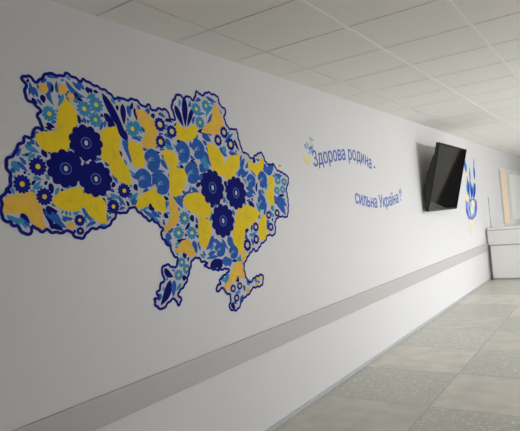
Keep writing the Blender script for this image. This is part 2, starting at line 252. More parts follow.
SPRIGS = [('sprig', 'm', (1.795, 1.552), (1.726, 1.527), 0.013, -0.1), ('sprig', 'm', (1.66, 1.576), (1.597, 1.594), 0.013, 0.1), ('sprig', 't', (2.83, 2.272), (2.742, 2.189), 0.0182, -0.09), ('sprig', 'm', (2.153, 1.95), (2.199, 1.951), 0.013, -0.13), ('sprig', 'm', (1.953, 1.611), (1.994, 1.619), 0.013, 0.13), ('sprig', 'm', (2.742, 1.284), (2.623, 1.282), 0.0156, -0.02), ('sprig', 'm', (2.762, 2.329), (2.871, 2.304), 0.0182, -0.03), ('sprig', 't', (1.358, 1.726), (1.367, 1.693), 0.0104, -0.02), ('sprig', 'n', (3.031, 2.07), (3.084, 1.988), 0.0182, -0.01), ('sprig', 't', (3.41, 1.764), (3.373, 1.714), 0.0182, -0.03), ('sprig', 'm', (2.558, 1.396), (2.571, 1.334), 0.0156, 0.07), ('sprig', 'm', (2.797, 1.397), (2.859, 1.315), 0.0156, -0.01), ('sprig', 'm', (1.579, 2.251), (1.644, 2.252), 0.013, 0.09), ('sprig', 'm', (2.153, 1.989), (2.08, 1.999), 0.0156, -0.14), ('sprig', 'n', (2.367, 1.415), (2.457, 1.423), 0.0156, -0.08), ('sprig', 'm', (2.73, 2.003), (2.686, 2.036), 0.0182, -0.08), ('sprig', 'n', (2.093, 2.158), (2.112, 2.203), 0.0156, -0.02), ('sprig', 'm', (1.805, 1.863), (1.87, 1.873), 0.013, 0.08), ('sprig', 'm', (1.567, 1.899), (1.598, 1.894), 0.013, -0.02), ('sprig', 'm', (2.856, 1.628), (2.865, 1.675), 0.0182, -0.07), ('sprig', 't', (2.716, 1.579), (2.688, 1.504), 0.0182, 0.05), ('sprig', 't', (2.029, 1.848), (2.018, 1.883), 0.013, 0.05), ('sprig', 't', (1.595, 1.727), (1.574, 1.683), 0.013, -0.08), ('sprig', 't', (2.053, 1.728), (2.046, 1.78), 0.013, 0.14), ('sprig', 'm', (3.325, 1.528), (3.379, 1.628), 0.0182, -0.02), ('sprig', 't', (1.359, 1.57), (1.386, 1.563), 0.0104, 0.07), ('sprig', 't', (1.855, 1.542), (1.817, 1.54), 0.013, 0.1), ('sprig', 'm', (2.963, 1.542), (2.946, 1.587), 0.0182, 0.04), ('sprig', 'm', (2.57, 1.505), (2.566, 1.548), 0.0156, 0.12), ('sprig', 't', (1.957, 2.199), (1.986, 2.172), 0.0156, 0.1), ('sprig', 't', (1.547, 1.652), (1.574, 1.638), 0.013, 0.0), ('sprig', 't', (1.486, 1.879), (1.444, 1.861), 0.0104, 0.06), ('sprig', 'm', (1.436, 1.828), (1.404, 1.864), 0.013, -0.01), ('sprig', 'n', (2.33, 1.658), (2.292, 1.681), 0.0156, 0.05), ('sprig', 'n', (2.355, 2.127), (2.424, 2.119), 0.0156, 0.14), ('sprig', 'm', (1.516, 2.137), (1.544, 2.106), 0.0104, 0.03), ('sprig', 't', (1.666, 2.179), (1.627, 2.114), 0.013, -0.0), ('sprig', 't', (1.545, 1.759), (1.527, 1.79), 0.013, -0.11), ('sprig', 't', (3.111, 1.397), (3.215, 1.412), 0.0182, -0.06), ('sprig', 'm', (2.336, 2.043), (2.411, 2.016), 0.0156, 0.1), ('sprig', 'm', (2.711, 2.3), (2.652, 2.279), 0.0182, -0.12), ('sprig', 't', (2.611, 1.291), (2.566, 1.318), 0.0156, 0.01), ('sprig', 'm', (2.179, 1.717), (2.129, 1.701), 0.013, -0.1), ('sprig', 'm', (2.304, 2.163), (2.366, 2.144), 0.0156, 0.08), ('sprig', 'm', (2.565, 1.979), (2.569, 2.023), 0.0182, -0.06), ('sprig', 't', (2.374, 1.329), (2.344, 1.363), 0.0156, -0.13), ('sprig', 'm', (1.925, 1.8), (1.957, 1.748), 0.0156, 0.02), ('sprig', 'm', (2.649, 2.068), (2.596, 2.029), 0.0156, 0.07), ('sprig', 'm', (2.301, 1.472), (2.353, 1.493), 0.0156, -0.09), ('sprig', 'n', (3.256, 1.701), (3.279, 1.774), 0.0182, 0.12), ('sprig', 'm', (1.582, 2.034), (1.614, 2.038), 0.013, 0.12), ('sprig', 't', (2.954, 1.024), (2.887, 1.025), 0.0182, 0.01), ('sprig', 'm', (2.607, 2.134), (2.64, 2.184), 0.0156, 0.12), ('sprig', 'm', (2.817, 2.224), (2.75, 2.149), 0.0182, 0.04), ('sprig', 'm', (1.521, 1.987), (1.566, 1.993), 0.013, -0.03), ('sprig', 'm', (2.992, 1.064), (2.998, 1.016), 0.0182, 0.12), ('sprig', 'm', (1.77, 2.214), (1.72, 2.251), 0.0156, -0.01), ('sprig', 'n', (1.586, 1.998), (1.544, 2.01), 0.0104, -0.02), ('sprig', 'm', (2.05, 1.702), (2.021, 1.665), 0.013, -0.01), ('sprig', 'n', (2.499, 1.517), (2.445, 1.473), 0.0156, 0.06), ('sprig', 't', (2.505, 2.275), (2.491, 2.224), 0.0156, 0.06), ('sprig', 't', (2.376, 1.163), (2.326, 1.124), 0.0156, -0.01), ('sprig', 'm', (1.393, 1.863), (1.417, 1.903), 0.013, 0.03), ('sprig', 'm', (3.141, 1.872), (3.175, 1.92), 0.0182, -0.14), ('sprig', 'm', (2.923, 2.037), (3.032, 2.112), 0.0182, 0.02), ('sprig', 't', (2.376, 2.108), (2.355, 2.066), 0.0156, -0.02), ('sprig', 'm', (2.162, 2.159), (2.141, 2.195), 0.013, -0.08), ('sprig', 'm', (1.93, 1.706), (1.893, 1.715), 0.013, -0.1), ('sprig', 't', (2.534, 1.888), (2.441, 1.87), 0.0156, -0.11), ('sprig', 'n', (2.02, 1.625), (2.004, 1.659), 0.013, -0.06), ('sprig', 'm', (1.873, 1.67), (1.918, 1.675), 0.013, -0.05), ('sprig', 'm', (1.578, 2.24), (1.545, 2.215), 0.013, -0.01), ('sprig', 'n', (1.455, 1.737), (1.479, 1.759), 0.0104, 0.09), ('sprig', 'm', (1.631, 2.18), (1.631, 2.238), 0.013, 0.05), ('sprig', 'm', (3.632, 1.829), (3.516, 1.847), 0.0208, 0.08), ('sprig', 'm', (2.278, 1.509), (2.273, 1.548), 0.013, 0.05), ('sprig', 't', (1.698, 1.739), (1.632, 1.717), 0.013, -0.12), ('sprig', 't', (1.86, 2.206), (1.797, 2.175), 0.0156, -0.05), ('sprig', 'm', (1.446, 1.929), (1.471, 1.916), 0.013, 0.06), ('sprig', 't', (1.322, 1.675), (1.347, 1.691), 0.0104, -0.06), ('sprig', 't', (3.471, 1.515), (3.402, 1.574), 0.0182, 0.12), ('sprig', 'm', (1.482, 2.185), (1.478, 2.148), 0.0104, 0.13), ('sprig', 'm', (1.895, 2.071), (1.869, 2.02), 0.013, -0.05), ('sprig', 't', (3.28, 1.549), (3.233, 1.629), 0.0208, -0.05), ('sprig', 'm', (1.881, 1.861), (1.912, 1.843), 0.0156, -0.09), ('sprig', 'm', (1.511, 1.915), (1.492, 1.938), 0.013, 0.05), ('sprig', 'n', (1.853, 1.677), (1.864, 1.638), 0.013, -0.06), ('sprig', 'm', (3.158, 1.322), (3.134, 1.377), 0.0182, -0.03), ('sprig', 'm', (2.184, 2.042), (2.161, 2.072), 0.0156, 0.05), ('sprig', 't', (1.75, 2.153), (1.715, 2.153), 0.013, -0.1), ('sprig', 't', (2.667, 1.332), (2.72, 1.364), 0.0156, -0.05), ('sprig', 'm', (2.583, 2.236), (2.601, 2.282), 0.0156, -0.13), ('sprig', 'm', (2.792, 2.078), (2.726, 2.086), 0.0156, -0.06), ('sprig', 'm', (2.554, 1.931), (2.604, 1.905), 0.0156, -0.08), ('sprig', 'n', (1.921, 2.064), (1.952, 2.047), 0.0156, 0.01), ('sprig', 'm', (3.106, 1.963), (3.084, 1.914), 0.0182, -0.05), ('tendril', 'n', (2.947, 1.229), (2.88, 1.238), 0.0133, -0.08), ('tendril', 't', (2.164, 2.005), (2.12, 2.008), 0.0114, -0.13), ('tendril', 'm', (1.585, 2.233), (1.584, 2.19), 0.0095, -0.01), ('tendril', 'm', (1.622, 1.565), (1.596, 1.584), 0.0095, 0.06), ('tendril', 't', (2.321, 1.65), (2.322, 1.621), 0.0114, 0.05), ('tendril', 'n', (2.45, 1.284), (2.467, 1.31), 0.0114, 0.13), ('tendril', 'm', (2.395, 1.611), (2.422, 1.591), 0.0114, 0.04), ('tendril', 't', (1.46, 1.858), (1.448, 1.843), 0.0076, -0.12), ('tendril', 'n', (3.643, 1.679), (3.553, 1.683), 0.0152, 0.07), ('tendril', 't', (2.327, 1.697), (2.346, 1.681), 0.0114, -0.03), ('tendril', 'n', (1.474, 2.206), (1.481, 2.225), 0.0095, -0.1), ('tendril', 't', (2.666, 2.193), (2.744, 2.213), 0.0133, 0.09), ('tendril', 'm', (1.681, 2.15), (1.662, 2.145), 0.0095, 0.13), ('tendril', 't', (2.344, 1.813), (2.356, 1.786), 0.0114, 0.06), ('tendril', 't', (2.791, 1.625), (2.748, 1.59), 0.0133, -0.14), ('tendril', 'm', (2.623, 1.301), (2.598, 1.34), 0.0114, 0.11), ('tendril', 'm', (3.432, 1.478), (3.44, 1.508), 0.0152, -0.04), ('tendril', 'm', (2.292, 1.951), (2.341, 1.953), 0.0114, -0.04), ('tendril', 'm', (2.199, 1.756), (2.194, 1.728), 0.0114, -0.05), ('tendril', 'n', (2.433, 2.107), (2.461, 2.122), 0.0114, -0.06), ('tendril', 'm', (1.526, 2.205), (1.527, 2.182), 0.0076, 0.08), ('tendril', 't', (2.35, 1.395), (2.402, 1.398), 0.0095, 0.04), ('tendril', 'm', (1.553, 1.903), (1.567, 1.876), 0.0095, -0.04), ('tendril', 'n', (1.608, 1.722), (1.618, 1.707), 0.0095, -0.07), ('tendril', 't', (1.652, 1.907), (1.673, 1.924), 0.0095, -0.11), ('tendril', 'n', (1.882, 2.112), (1.9, 2.096), 0.0114, -0.11), ('tendril', 'n', (2.561, 1.439), (2.562, 1.414), 0.0114, 0.01), ('tendril', 'm', (1.972, 1.633), (1.957, 1.648), 0.0095, 0.05), ('tendril', 'm', (2.073, 2.093), (2.061, 2.11), 0.0095, 0.06), ('tendril', 'm', (1.747, 1.847), (1.765, 1.858), 0.0095, -0.09), ('tendril', 't', (2.967, 2.086), (2.986, 2.121), 0.0133, -0.03), ('tendril', 'm', (2.295, 2.045), (2.331, 2.05), 0.0114, -0.12), ('tendril', 't', (2.921, 2.23), (2.878, 2.273), 0.0133, -0.01), ('tendril', 'm', (1.612, 2.048), (1.621, 2.072), 0.0095, -0.11), ('tendril', 't', (3.035, 1.999), (3.058, 1.979), 0.0133, -0.08), ('tendril', 'n', (3.19, 1.663), (3.196, 1.634), 0.0133, -0.06), ('tendril', 'm', (3.209, 1.86), (3.264, 1.811), 0.0133, 0.06), ('tendril', 't', (1.727, 2.049), (1.726, 2.024), 0.0095, -0.09), ('tendril', 't', (2.222, 1.14), (2.228, 1.167), 0.0095, -0.12), ('tendril', 'n', (1.435, 1.87), (1.452, 1.877), 0.0076, 0.11), ('tendril', 'm', (1.637, 2.154), (1.639, 2.178), 0.0095, -0.1), ('tendril', 'm', (2.307, 1.923), (2.32, 1.897), 0.0114, -0.01), ('tendril', 't', (2.307, 1.251), (2.334, 1.242), 0.0114, -0.02), ('tendril', 't', (1.38, 1.779), (1.367, 1.767), 0.0076, 0.03), ('tendril', 'm', (2.26, 1.576), (2.23, 1.59), 0.0114, -0.06), ('tendril', 't', (2.266, 1.213), (2.25, 1.196), 0.0114, 0.05), ('tendril', 't', (1.594, 1.603), (1.612, 1.619), 0.0076, -0.02), ('tendril', 'm', (2.371, 1.511), (2.407, 1.506), 0.0114, 0.0), ('tendril', 't', (1.976, 1.755), (2.03, 1.758), 0.0114, -0.01), ('tendril', 't', (2.43, 1.968), (2.416, 1.994), 0.0114, 0.06), ('tendril', 'n', (1.701, 2.002), (1.712, 2.026), 0.0095, 0.0), ('tendril', 't', (1.709, 2.256), (1.685, 2.274), 0.0095, -0.1), ('tendril', 't', (2.418, 1.859), (2.465, 1.844), 0.0114, -0.03), ('tendril', 't', (3.096, 1.8), (3.141, 1.748), 0.0133, 0.12), ('tendril', 't', (1.627, 2.087), (1.619, 2.102), 0.0076, 0.11), ('tendril', 't', (2.892, 1.619), (2.882, 1.651), 0.0114, -0.01), ('tendril', 'm', (3.33, 1.936), (3.289, 1.944), 0.0133, 0.05), ('tendril', 'm', (2.9, 0.95), (2.856, 0.966), 0.0133, -0.11), ('tendril', 'm', (2.885, 1.72), (2.886, 1.693), 0.0114, -0.04), ('tendril', 't', (3.65, 1.634), (3.624, 1.66), 0.0152, 0.12), ('tendril', 't', (1.453, 1.785), (1.437, 1.784), 0.0076, -0.09), ('tendril', 't', (1.73, 1.591), (1.74, 1.548), 0.0095, -0.12), ('tendril', 'n', (1.852, 1.887), (1.871, 1.921), 0.0114, 0.01), ('tendril', 'm', (1.762, 2.051), (1.758, 2.07), 0.0095, 0.0), ('tendril', 't', (2.329, 1.58), (2.301, 1.585), 0.0114, 0.01), ('tendril', 'm', (2.671, 1.527), (2.645, 1.543), 0.0133, -0.02), ('tendril', 'n', (1.661, 1.506), (1.658, 1.525), 0.0095, -0.13), ('tendril', 'm', (1.512, 1.985), (1.486, 1.949), 0.0076, -0.13), ('tendril', 't', (3.49, 1.823), (3.54, 1.824), 0.0152, 0.01), ('tendril', 't', (1.443, 1.711), (1.472, 1.705), 0.0095, 0.05), ('tendril', 'n', (1.865, 1.61), (1.893, 1.587), 0.0095, 0.13), ('tendril', 'm', (3.008, 1.822), (3.037, 1.843), 0.0133, 0.1), ('tendril', 'm', (3.327, 1.728), (3.36, 1.682), 0.0133, -0.08), ('tendril', 'n', (1.419, 1.797), (1.432, 1.788), 0.0095, 0.02), ('tendril', 'm', (2.256, 1.968), (2.277, 1.956), 0.0114, 0.13), ('tendril', 'n', (2.706, 1.612), (2.75, 1.609), 0.0114, -0.04), ('tendril', 't', (2.351, 1.375), (2.376, 1.386), 0.0114, -0.05), ('tendril', 'm', (3.168, 1.649), (3.115, 1.644), 0.0133, 0.13), ('tendril', 't', (1.645, 1.589), (1.647, 1.613), 0.0095, 0.08), ('tendril', 't', (1.673, 2.253), (1.654, 2.244), 0.0095, 0.02), ('tendril', 'm', (2.437, 1.663), (2.457, 1.646), 0.0114, 0.05), ('tendril', 't', (1.538, 1.855), (1.546, 1.839), 0.0095, -0.03), ('tendril', 'n', (2.452, 1.433), (2.45, 1.456), 0.0114, -0.01), ('tendril', 'm', (2.005, 2.193), (2.029, 2.2), 0.0114, 0.08), ('tendril', 'm', (1.875, 1.567), (1.896, 1.576), 0.0095, 0.1), ('tendril', 'm', (1.49, 1.868), (1.52, 1.869), 0.0095, -0.0), ('tendril', 'm', (1.792, 2.071), (1.796, 2.047), 0.0095, 0.11), ('tendril', 'm', (2.973, 1.509), (2.958, 1.484), 0.0133, -0.0), ('tendril', 't', (2.801, 2.289), (2.845, 2.291), 0.0114, -0.02), ('tendril', 'm', (2.087, 1.663), (2.063, 1.629), 0.0114, -0.04), ('tendril', 'm', (1.736, 1.689), (1.725, 1.721), 0.0095, -0.06), ('tendril', 'n', (3.159, 1.468), (3.146, 1.419), 0.0133, 0.01), ('tendril', 't', (2.488, 1.589), (2.512, 1.574), 0.0114, 0.09), ('tendril', 't', (1.86, 1.686), (1.887, 1.686), 0.0095, 0.05), ('tendril', 'm', (3.095, 1.633), (3.109, 1.608), 0.0133, -0.1), ('tendril', 'm', (2.719, 1.994), (2.733, 1.965), 0.0114, 0.12)]
BUTTERFLIES = [([[(1.679, 2.162), (1.709, 2.136), (1.733, 2.084), (1.734, 2.045), (1.698, 1.998), (1.686, 1.943), (1.656, 1.9), (1.6, 1.889), (1.535, 1.895), (1.499, 1.929), (1.494, 1.972), (1.538, 1.989), (1.585, 1.985), (1.611, 2.006), (1.613, 2.059), (1.634, 2.115)]], 'y'), ([[(1.3, 1.66), (1.331, 1.686), (1.397, 1.703), (1.458, 1.709), (1.482, 1.67), (1.497, 1.629), (1.499, 1.564), (1.516, 1.535), (1.488, 1.53), (1.45, 1.549), (1.428, 1.596), (1.407, 1.613), (1.353, 1.609), (1.311, 1.617), (1.302, 1.639)]], 'a'), ([[(1.547, 1.664), (1.592, 1.704), (1.673, 1.726), (1.731, 1.723), (1.731, 1.639), (1.688, 1.609), (1.634, 1.614), (1.577, 1.632)], [(1.735, 1.703), (1.81, 1.696), (1.864, 1.655), (1.862, 1.544), (1.832, 1.542), (1.76, 1.584), (1.715, 1.643)]], 'y'), ([[(1.865, 2.016), (1.9, 2.034), (1.981, 2.059), (1.999, 1.987), (1.981, 1.926), (1.999, 1.885), (2.045, 1.821), (2.054, 1.742), (1.985, 1.754), (1.925, 1.794), (1.91, 1.849), (1.854, 1.878), (1.874, 1.977)]], 'y'), ([[(2.064, 1.986), (2.148, 1.971), (2.175, 1.912), (2.149, 1.832), (2.076, 1.852), (2.048, 1.947)]], 'y'), ([[(2.128, 2.169), (2.209, 2.162), (2.265, 2.113), (2.291, 2.071), (2.276, 2.018), (2.274, 1.966), (2.184, 1.947), (2.153, 1.976), (2.196, 2.046), (2.15, 2.095), (2.131, 2.142)]], 'a'), ([[(2.454, 2.122), (2.501, 2.103), (2.541, 2.097), (2.641, 2.134), (2.649, 2.093), (2.629, 2.049), (2.54, 2.014), (2.456, 2.021), (2.438, 2.073)]], 'y'), ([[(2.303, 1.948), (2.389, 1.954), (2.437, 1.91), (2.436, 1.863), (2.375, 1.843), (2.327, 1.887)], [(2.369, 1.858), (2.49, 1.843), (2.511, 1.806), (2.494, 1.768), (2.446, 1.697), (2.394, 1.67), (2.345, 1.697), (2.354, 1.802)]], 'y'), ([[(2.846, 2.297), (2.895, 2.262), (2.924, 2.181), (2.93, 2.149), (2.851, 2.082), (2.678, 2.085), (2.719, 2.128), (2.793, 2.165)]], 'a'), ([[(2.729, 2.019), (2.818, 2.014), (2.886, 1.957), (2.902, 1.896), (2.897, 1.801), (2.777, 1.829), (2.74, 1.918)], [(3.1, 1.975), (3.059, 1.885), (2.991, 1.798), (2.89, 1.781), (2.892, 1.879), (2.944, 1.942)]], 'y'), ([[(3.177, 1.924), (3.245, 1.916), (3.281, 1.893), (3.366, 1.962), (3.392, 1.939), (3.371, 1.871), (3.28, 1.819), (3.216, 1.858), (3.175, 1.897)]], 'y'), ([[(3.459, 1.829), (3.51, 1.817), (3.504, 1.722), (3.44, 1.719), (3.416, 1.78)], [(3.389, 1.723), (3.484, 1.715), (3.487, 1.605), (3.421, 1.597), (3.379, 1.665)]], 'y'), ([[(3.091, 1.612), (3.183, 1.598), (3.276, 1.551), (3.224, 1.497), (3.083, 1.441), (2.989, 1.431), (2.96, 1.494), (2.999, 1.584)], [(2.96, 1.476), (3.059, 1.482), (3.07, 1.419), (3.038, 1.344), (3.006, 1.27), (2.966, 1.304), (2.918, 1.363), (2.918, 1.429)]], 'y'), ([[(2.989, 1.285), (3.026, 1.305), (3.062, 1.278), (3.044, 1.21), (2.999, 1.216)]], 'a'), ([[(3.314, 1.536), (3.362, 1.508), (3.34, 1.438), (3.361, 1.379), (3.312, 1.338), (3.235, 1.366), (3.243, 1.477)]], 'y'), ([[(2.458, 1.665), (2.497, 1.692), (2.581, 1.702), (2.655, 1.689), (2.679, 1.648), (2.719, 1.597), (2.702, 1.544), (2.634, 1.536), (2.572, 1.556), (2.494, 1.593), (2.454, 1.632)], [(2.596, 1.555), (2.699, 1.517), (2.699, 1.435), (2.638, 1.347), (2.57, 1.364), (2.569, 1.477)]], 'y'), ([[(2.342, 1.699), (2.395, 1.643), (2.411, 1.561), (2.386, 1.515), (2.315, 1.482), (2.274, 1.467), (2.266, 1.496), (2.336, 1.544), (2.332, 1.616)]], 'a'), ([[(2.064, 1.621), (2.096, 1.679), (2.157, 1.706), (2.206, 1.719), (2.193, 1.646), (2.112, 1.608)], [(2.199, 1.717), (2.243, 1.723), (2.299, 1.662), (2.302, 1.59), (2.262, 1.582), (2.196, 1.619), (2.182, 1.648)]], 'y'), ([[(2.343, 1.356), (2.412, 1.413), (2.472, 1.418), (2.515, 1.358), (2.529, 1.305), (2.473, 1.31), (2.416, 1.344), (2.367, 1.339)]], 'a'), ([[(2.922, 1.229), (2.986, 1.228), (3.023, 1.175), (3.039, 1.099), (2.976, 1.113), (2.952, 1.132), (2.903, 1.102), (2.849, 1.084), (2.792, 1.041), (2.762, 1.056), (2.782, 1.084), (2.848, 1.135), (2.891, 1.191)]], 'a')]
ROUND_LEAVES = [(2.226, 1.887, 0.0635, 0.0635), (2.143, 1.779, 0.062, 0.056), (2.284, 1.751, 0.064, 0.064), (2.492, 1.951, 0.064, 0.0645), (2.638, 1.974, 0.0635, 0.0645), (2.559, 1.822, 0.066, 0.069), (3.197, 1.782, 0.057, 0.0505), (3.348, 1.794, 0.061, 0.0635), (3.312, 1.628, 0.0535, 0.059), (2.771, 1.327, 0.0555, 0.0485), (2.914, 1.297, 0.0515, 0.047)]
FLOWERS = [('A', 1.774, 1.951, 0.0995, 0.0885), ('A', 1.642, 1.818, 0.101, 0.089), ('A', 1.816, 1.771, 0.1005, 0.089), ('A', 2.75, 1.731, 0.116, 0.115), ('A', 3.002, 1.696, 0.113, 0.1105), ('A', 2.83, 1.512, 0.1175, 0.1075), ('B', 1.493, 1.822, 0.046, 0.044), ('B', 1.408, 1.741, 0.0435, 0.0435), ('B', 1.514, 1.684, 0.0435, 0.0415), ('B', 1.696, 1.567, 0.0325, 0.03), ('B', 1.996, 1.711, 0.046, 0.0405), ('B', 1.913, 1.629, 0.042, 0.0395), ('B', 1.694, 1.515, 0.0235, 0.02), ('C', 2.312, 2.099, 0.0465, 0.0425), ('C', 2.408, 2.067, 0.044, 0.0395), ('C', 2.305, 1.997, 0.0415, 0.04), ('C', 2.925, 2.108, 0.043, 0.0415), ('C', 2.852, 2.049, 0.041, 0.0405), ('C', 2.989, 2.031, 0.0455, 0.045), ('C', 3.389, 1.529, 0.0355, 0.0315), ('C', 3.51, 1.54, 0.0375, 0.031), ('C', 3.403, 1.439, 0.0385, 0.033), ('C', 3.205, 1.45, 0.038, 0.0355), ('C', 3.196, 1.361, 0.038, 0.0355), ('C', 3.081, 1.33, 0.046, 0.0455), ('C', 2.873, 1.057, 0.0305, 0.0275), ('C', 2.948, 1.063, 0.0315, 0.0265), ('C', 2.902, 0.989, 0.032, 0.0275), ('D', 1.576, 2.074, 0.041, 0.039), ('D', 1.78, 2.123, 0.0465, 0.042), ('D', 1.857, 2.154, 0.0465, 0.043), ('D', 1.844, 2.075, 0.0435, 0.0395), ('D', 2.094, 2.052, 0.0505, 0.046), ('D', 2.654, 2.233, 0.0475, 0.0425), ('D', 2.756, 2.267, 0.044, 0.04), ('D', 2.68, 2.15, 0.0455, 0.0405), ('D', 2.454, 1.544, 0.0505, 0.0425), ('D', 2.391, 1.46, 0.0485, 0.04), ('D', 2.509, 1.452, 0.05, 0.0415), ('D', 2.394, 1.285, 0.0345, 0.031), ('D', 2.433, 1.24, 0.0355, 0.0315), ('D', 2.358, 1.214, 0.0385, 0.0325), ('D', 3.563, 1.792, 0.0445, 0.0345), ('D', 3.656, 1.782, 0.0425, 0.032), ('D', 3.624, 1.721, 0.0425, 0.0315), ('D', 3.538, 1.713, 0.0405, 0.031), ('Y', 1.557, 2.191, 0.0245, 0.023), ('Y', 1.662, 2.203, 0.0255, 0.0225), ('Y', 1.706, 2.176, 0.02, 0.0185), ('Y', 1.644, 1.546, 0.0195, 0.019), ('Y', 3.614, 1.907, 0.0165, 0.0115), ('Y', 3.562, 1.873, 0.0145, 0.011), ('Y', 3.186, 1.085, 0.03, 0.0195), ('Y', 3.151, 1.043, 0.02, 0.0155), ('Y', 3.042, 1.021, 0.0215, 0.02)]
SLOGAN1 = [(4.178, 1.92), (4.346, 1.952), (4.533, 1.98), (4.754, 2.007), (4.965, 2.021), (5.16, 2.013), (5.336, 1.987), (5.476, 1.945), (5.613, 1.922)]
SLOGAN2 = [(4.989, 1.591), (5.158, 1.562), (5.338, 1.54), (5.53, 1.528), (5.737, 1.528), (5.96, 1.54), (6.201, 1.565), (6.368, 1.599)]
ORN1 = [('ribbon_curl', [(4.1824, 2.1767), (4.1986, 2.141), (4.2056, 2.1109), (4.2045, 2.0858), (4.1955, 2.0655), (4.1791, 2.0498), (4.1557, 2.0383), (4.1259, 2.0308), (4.0904, 2.0267), (4.0896, 2.0273), (4.1165, 2.0365), (4.1378, 2.0493), (4.1543, 2.065), (4.1665, 2.0833), (4.1749, 2.1039), (4.1799, 2.1267), (4.1818, 2.1513), (4.1816, 2.1773)], 'pb'), ('ribbon_curl', [(4.1461, 2.1834), (4.1571, 2.1804), (4.1678, 2.1763), (4.1784, 2.1718), (4.189, 2.1675), (4.1998, 2.1636), (4.2108, 2.1605), (4.2221, 2.1588), (4.2341, 2.1594), (4.2339, 2.1586), (4.2197, 2.1498), (4.206, 2.1431), (4.1932, 2.1394), (4.1814, 2.1393), (4.1706, 2.1432), (4.161, 2.1513), (4.1527, 2.1642), (4.1459, 2.1826)], 'pb'), ('ribbon_curl', [(4.0744, 2.1293), (4.0962, 2.129), (4.1126, 2.1251), (4.1244, 2.1182), (4.132, 2.1085), (4.1359, 2.0962), (4.1363, 2.0816), (4.1338, 2.0651), (4.1294, 2.0473), (4.1286, 2.0467), (4.1248, 2.059), (4.1188, 2.0699), (4.1116, 2.0799), (4.1038, 2.0895), (4.0956, 2.0989), (4.0875, 2.1084), (4.0799, 2.1181), (4.0736, 2.1287)], 'pb'), ('leaf', [(4.0522, 2.1112), (4.0589, 2.1118), (4.0638, 2.1108), (4.0676, 2.1087), (4.0702, 2.1056), (4.0719, 2.1016), (4.0729, 2.0971), (4.0736, 2.0921), (4.0742, 2.0872), (4.0738, 2.0868), (4.0689, 2.0879), (4.0641, 2.0889), (4.0596, 2.0904), (4.0558, 2.0924), (4.0529, 2.0953), (4.0512, 2.0992), (4.0506, 2.1042), (4.0518, 2.1108)], 'm'), ('leaf', [(4.1762, 2.0977), (4.1726, 2.0891), (4.1677, 2.0823), (4.1619, 2.077), (4.1553, 2.0729), (4.1481, 2.0698), (4.1403, 2.0675), (4.1322, 2.0656), (4.1242, 2.0637), (4.1238, 2.0643), (4.1288, 2.0709), (4.1337, 2.0775), (4.1389, 2.0837), (4.1447, 2.0891), (4.1511, 2.0935), (4.1583, 2.0967), (4.1664, 2.0984), (4.1758, 2.0983)], 'm'), ('flower', [(4.2065, 2.133), (4.2048, 2.1369), (4.2004, 2.1401), (4.1973, 2.1433), (4.1948, 2.1471), (4.1898, 2.1499), (4.1831, 2.151), (4.1761, 2.1504), (4.1699, 2.1504), (4.1629, 2.151), (4.1562, 2.1499), (4.1512, 2.1471), (4.1487, 2.1433), (4.1456, 2.1401), (4.1412, 2.1369), (4.1395, 2.133), (4.1412, 2.1291), (4.1456, 2.1259), (4.1487, 2.1227), (4.1512, 2.1189), (4.1562, 2.1161), (4.1629, 2.115), (4.1699, 2.1156), (4.1761, 2.1156), (4.1831, 2.115), (4.1898, 2.1161), (4.1948, 2.1189), (4.1973, 2.1227), (4.2004, 2.1259), (4.2048, 2.1291)], 'py'), ('flower', [(4.16, 2.11), (4.1589, 2.1126), (4.156, 2.1147), (4.154, 2.1168), (4.1523, 2.1194), (4.149, 2.1213), (4.1446, 2.122), (4.1401, 2.1216), (4.1359, 2.1216), (4.1314, 2.122), (4.127, 2.1213), (4.1237, 2.1194), (4.122, 2.1168), (4.12, 2.1147), (4.1171, 2.1126), (4.116, 2.11), (4.1171, 2.1074), (4.12, 2.1053), (4.122, 2.1032), (4.1237, 2.1006), (4.127, 2.0987), (4.1314, 2.098), (4.1359, 2.0984), (4.1401, 2.0984), (4.1446, 2.098), (4.149, 2.0987), (4.1523, 2.1006), (4.154, 2.1032), (4.156, 2.1053), (4.1589, 2.1074)], 'py'), ('butterfly', [(4.008, 2.01), (4.035, 2.02), (4.074, 1.992), (4.113, 2.007), (4.136, 1.987), (4.118, 1.942), (4.077, 1.932), (4.041, 1.956), (4.011, 1.972)], 'py'), ('berry', [(4.096, 2.078), (4.0951, 2.0803), (4.0927, 2.0822), (4.0911, 2.0841), (4.0897, 2.0863), (4.087, 2.088), (4.0834, 2.0886), (4.0797, 2.0883), (4.0763, 2.0883), (4.0726, 2.0886), (4.069, 2.088), (4.0663, 2.0863), (4.0649, 2.0841), (4.0633, 2.0822), (4.0609, 2.0803), (4.06, 2.078), (4.0609, 2.0757), (4.0633, 2.0738), (4.0649, 2.0719), (4.0663, 2.0697), (4.069, 2.068), (4.0726, 2.0674), (4.0763, 2.0677), (4.0797, 2.0677), (4.0834, 2.0674), (4.087, 2.068), (4.0897, 2.0697), (4.0911, 2.0719), (4.0927, 2.0738), (4.0951, 2.0757)], 'pb')]
ORN2 = [('butterfly', [(6.378, 1.75), (6.444, 1.769), (6.514, 1.767), (6.469, 1.726), (6.413, 1.695), (6.379, 1.702)], 'pc'), ('leaf', [(6.3627, 1.7442), (6.3784, 1.737), (6.3885, 1.7284), (6.3945, 1.7186), (6.397, 1.7079), (6.3965, 1.6963), (6.3938, 1.6842), (6.3897, 1.6717), (6.3857, 1.6592), (6.3843, 1.6588), (6.3746, 1.6676), (6.3647, 1.6763), (6.3563, 1.6854), (6.35, 1.6951), (6.3467, 1.7057), (6.347, 1.7171), (6.3513, 1.7297), (6.3613, 1.7438)], 'pb')]
TRI_O = (9.812, 0.973)
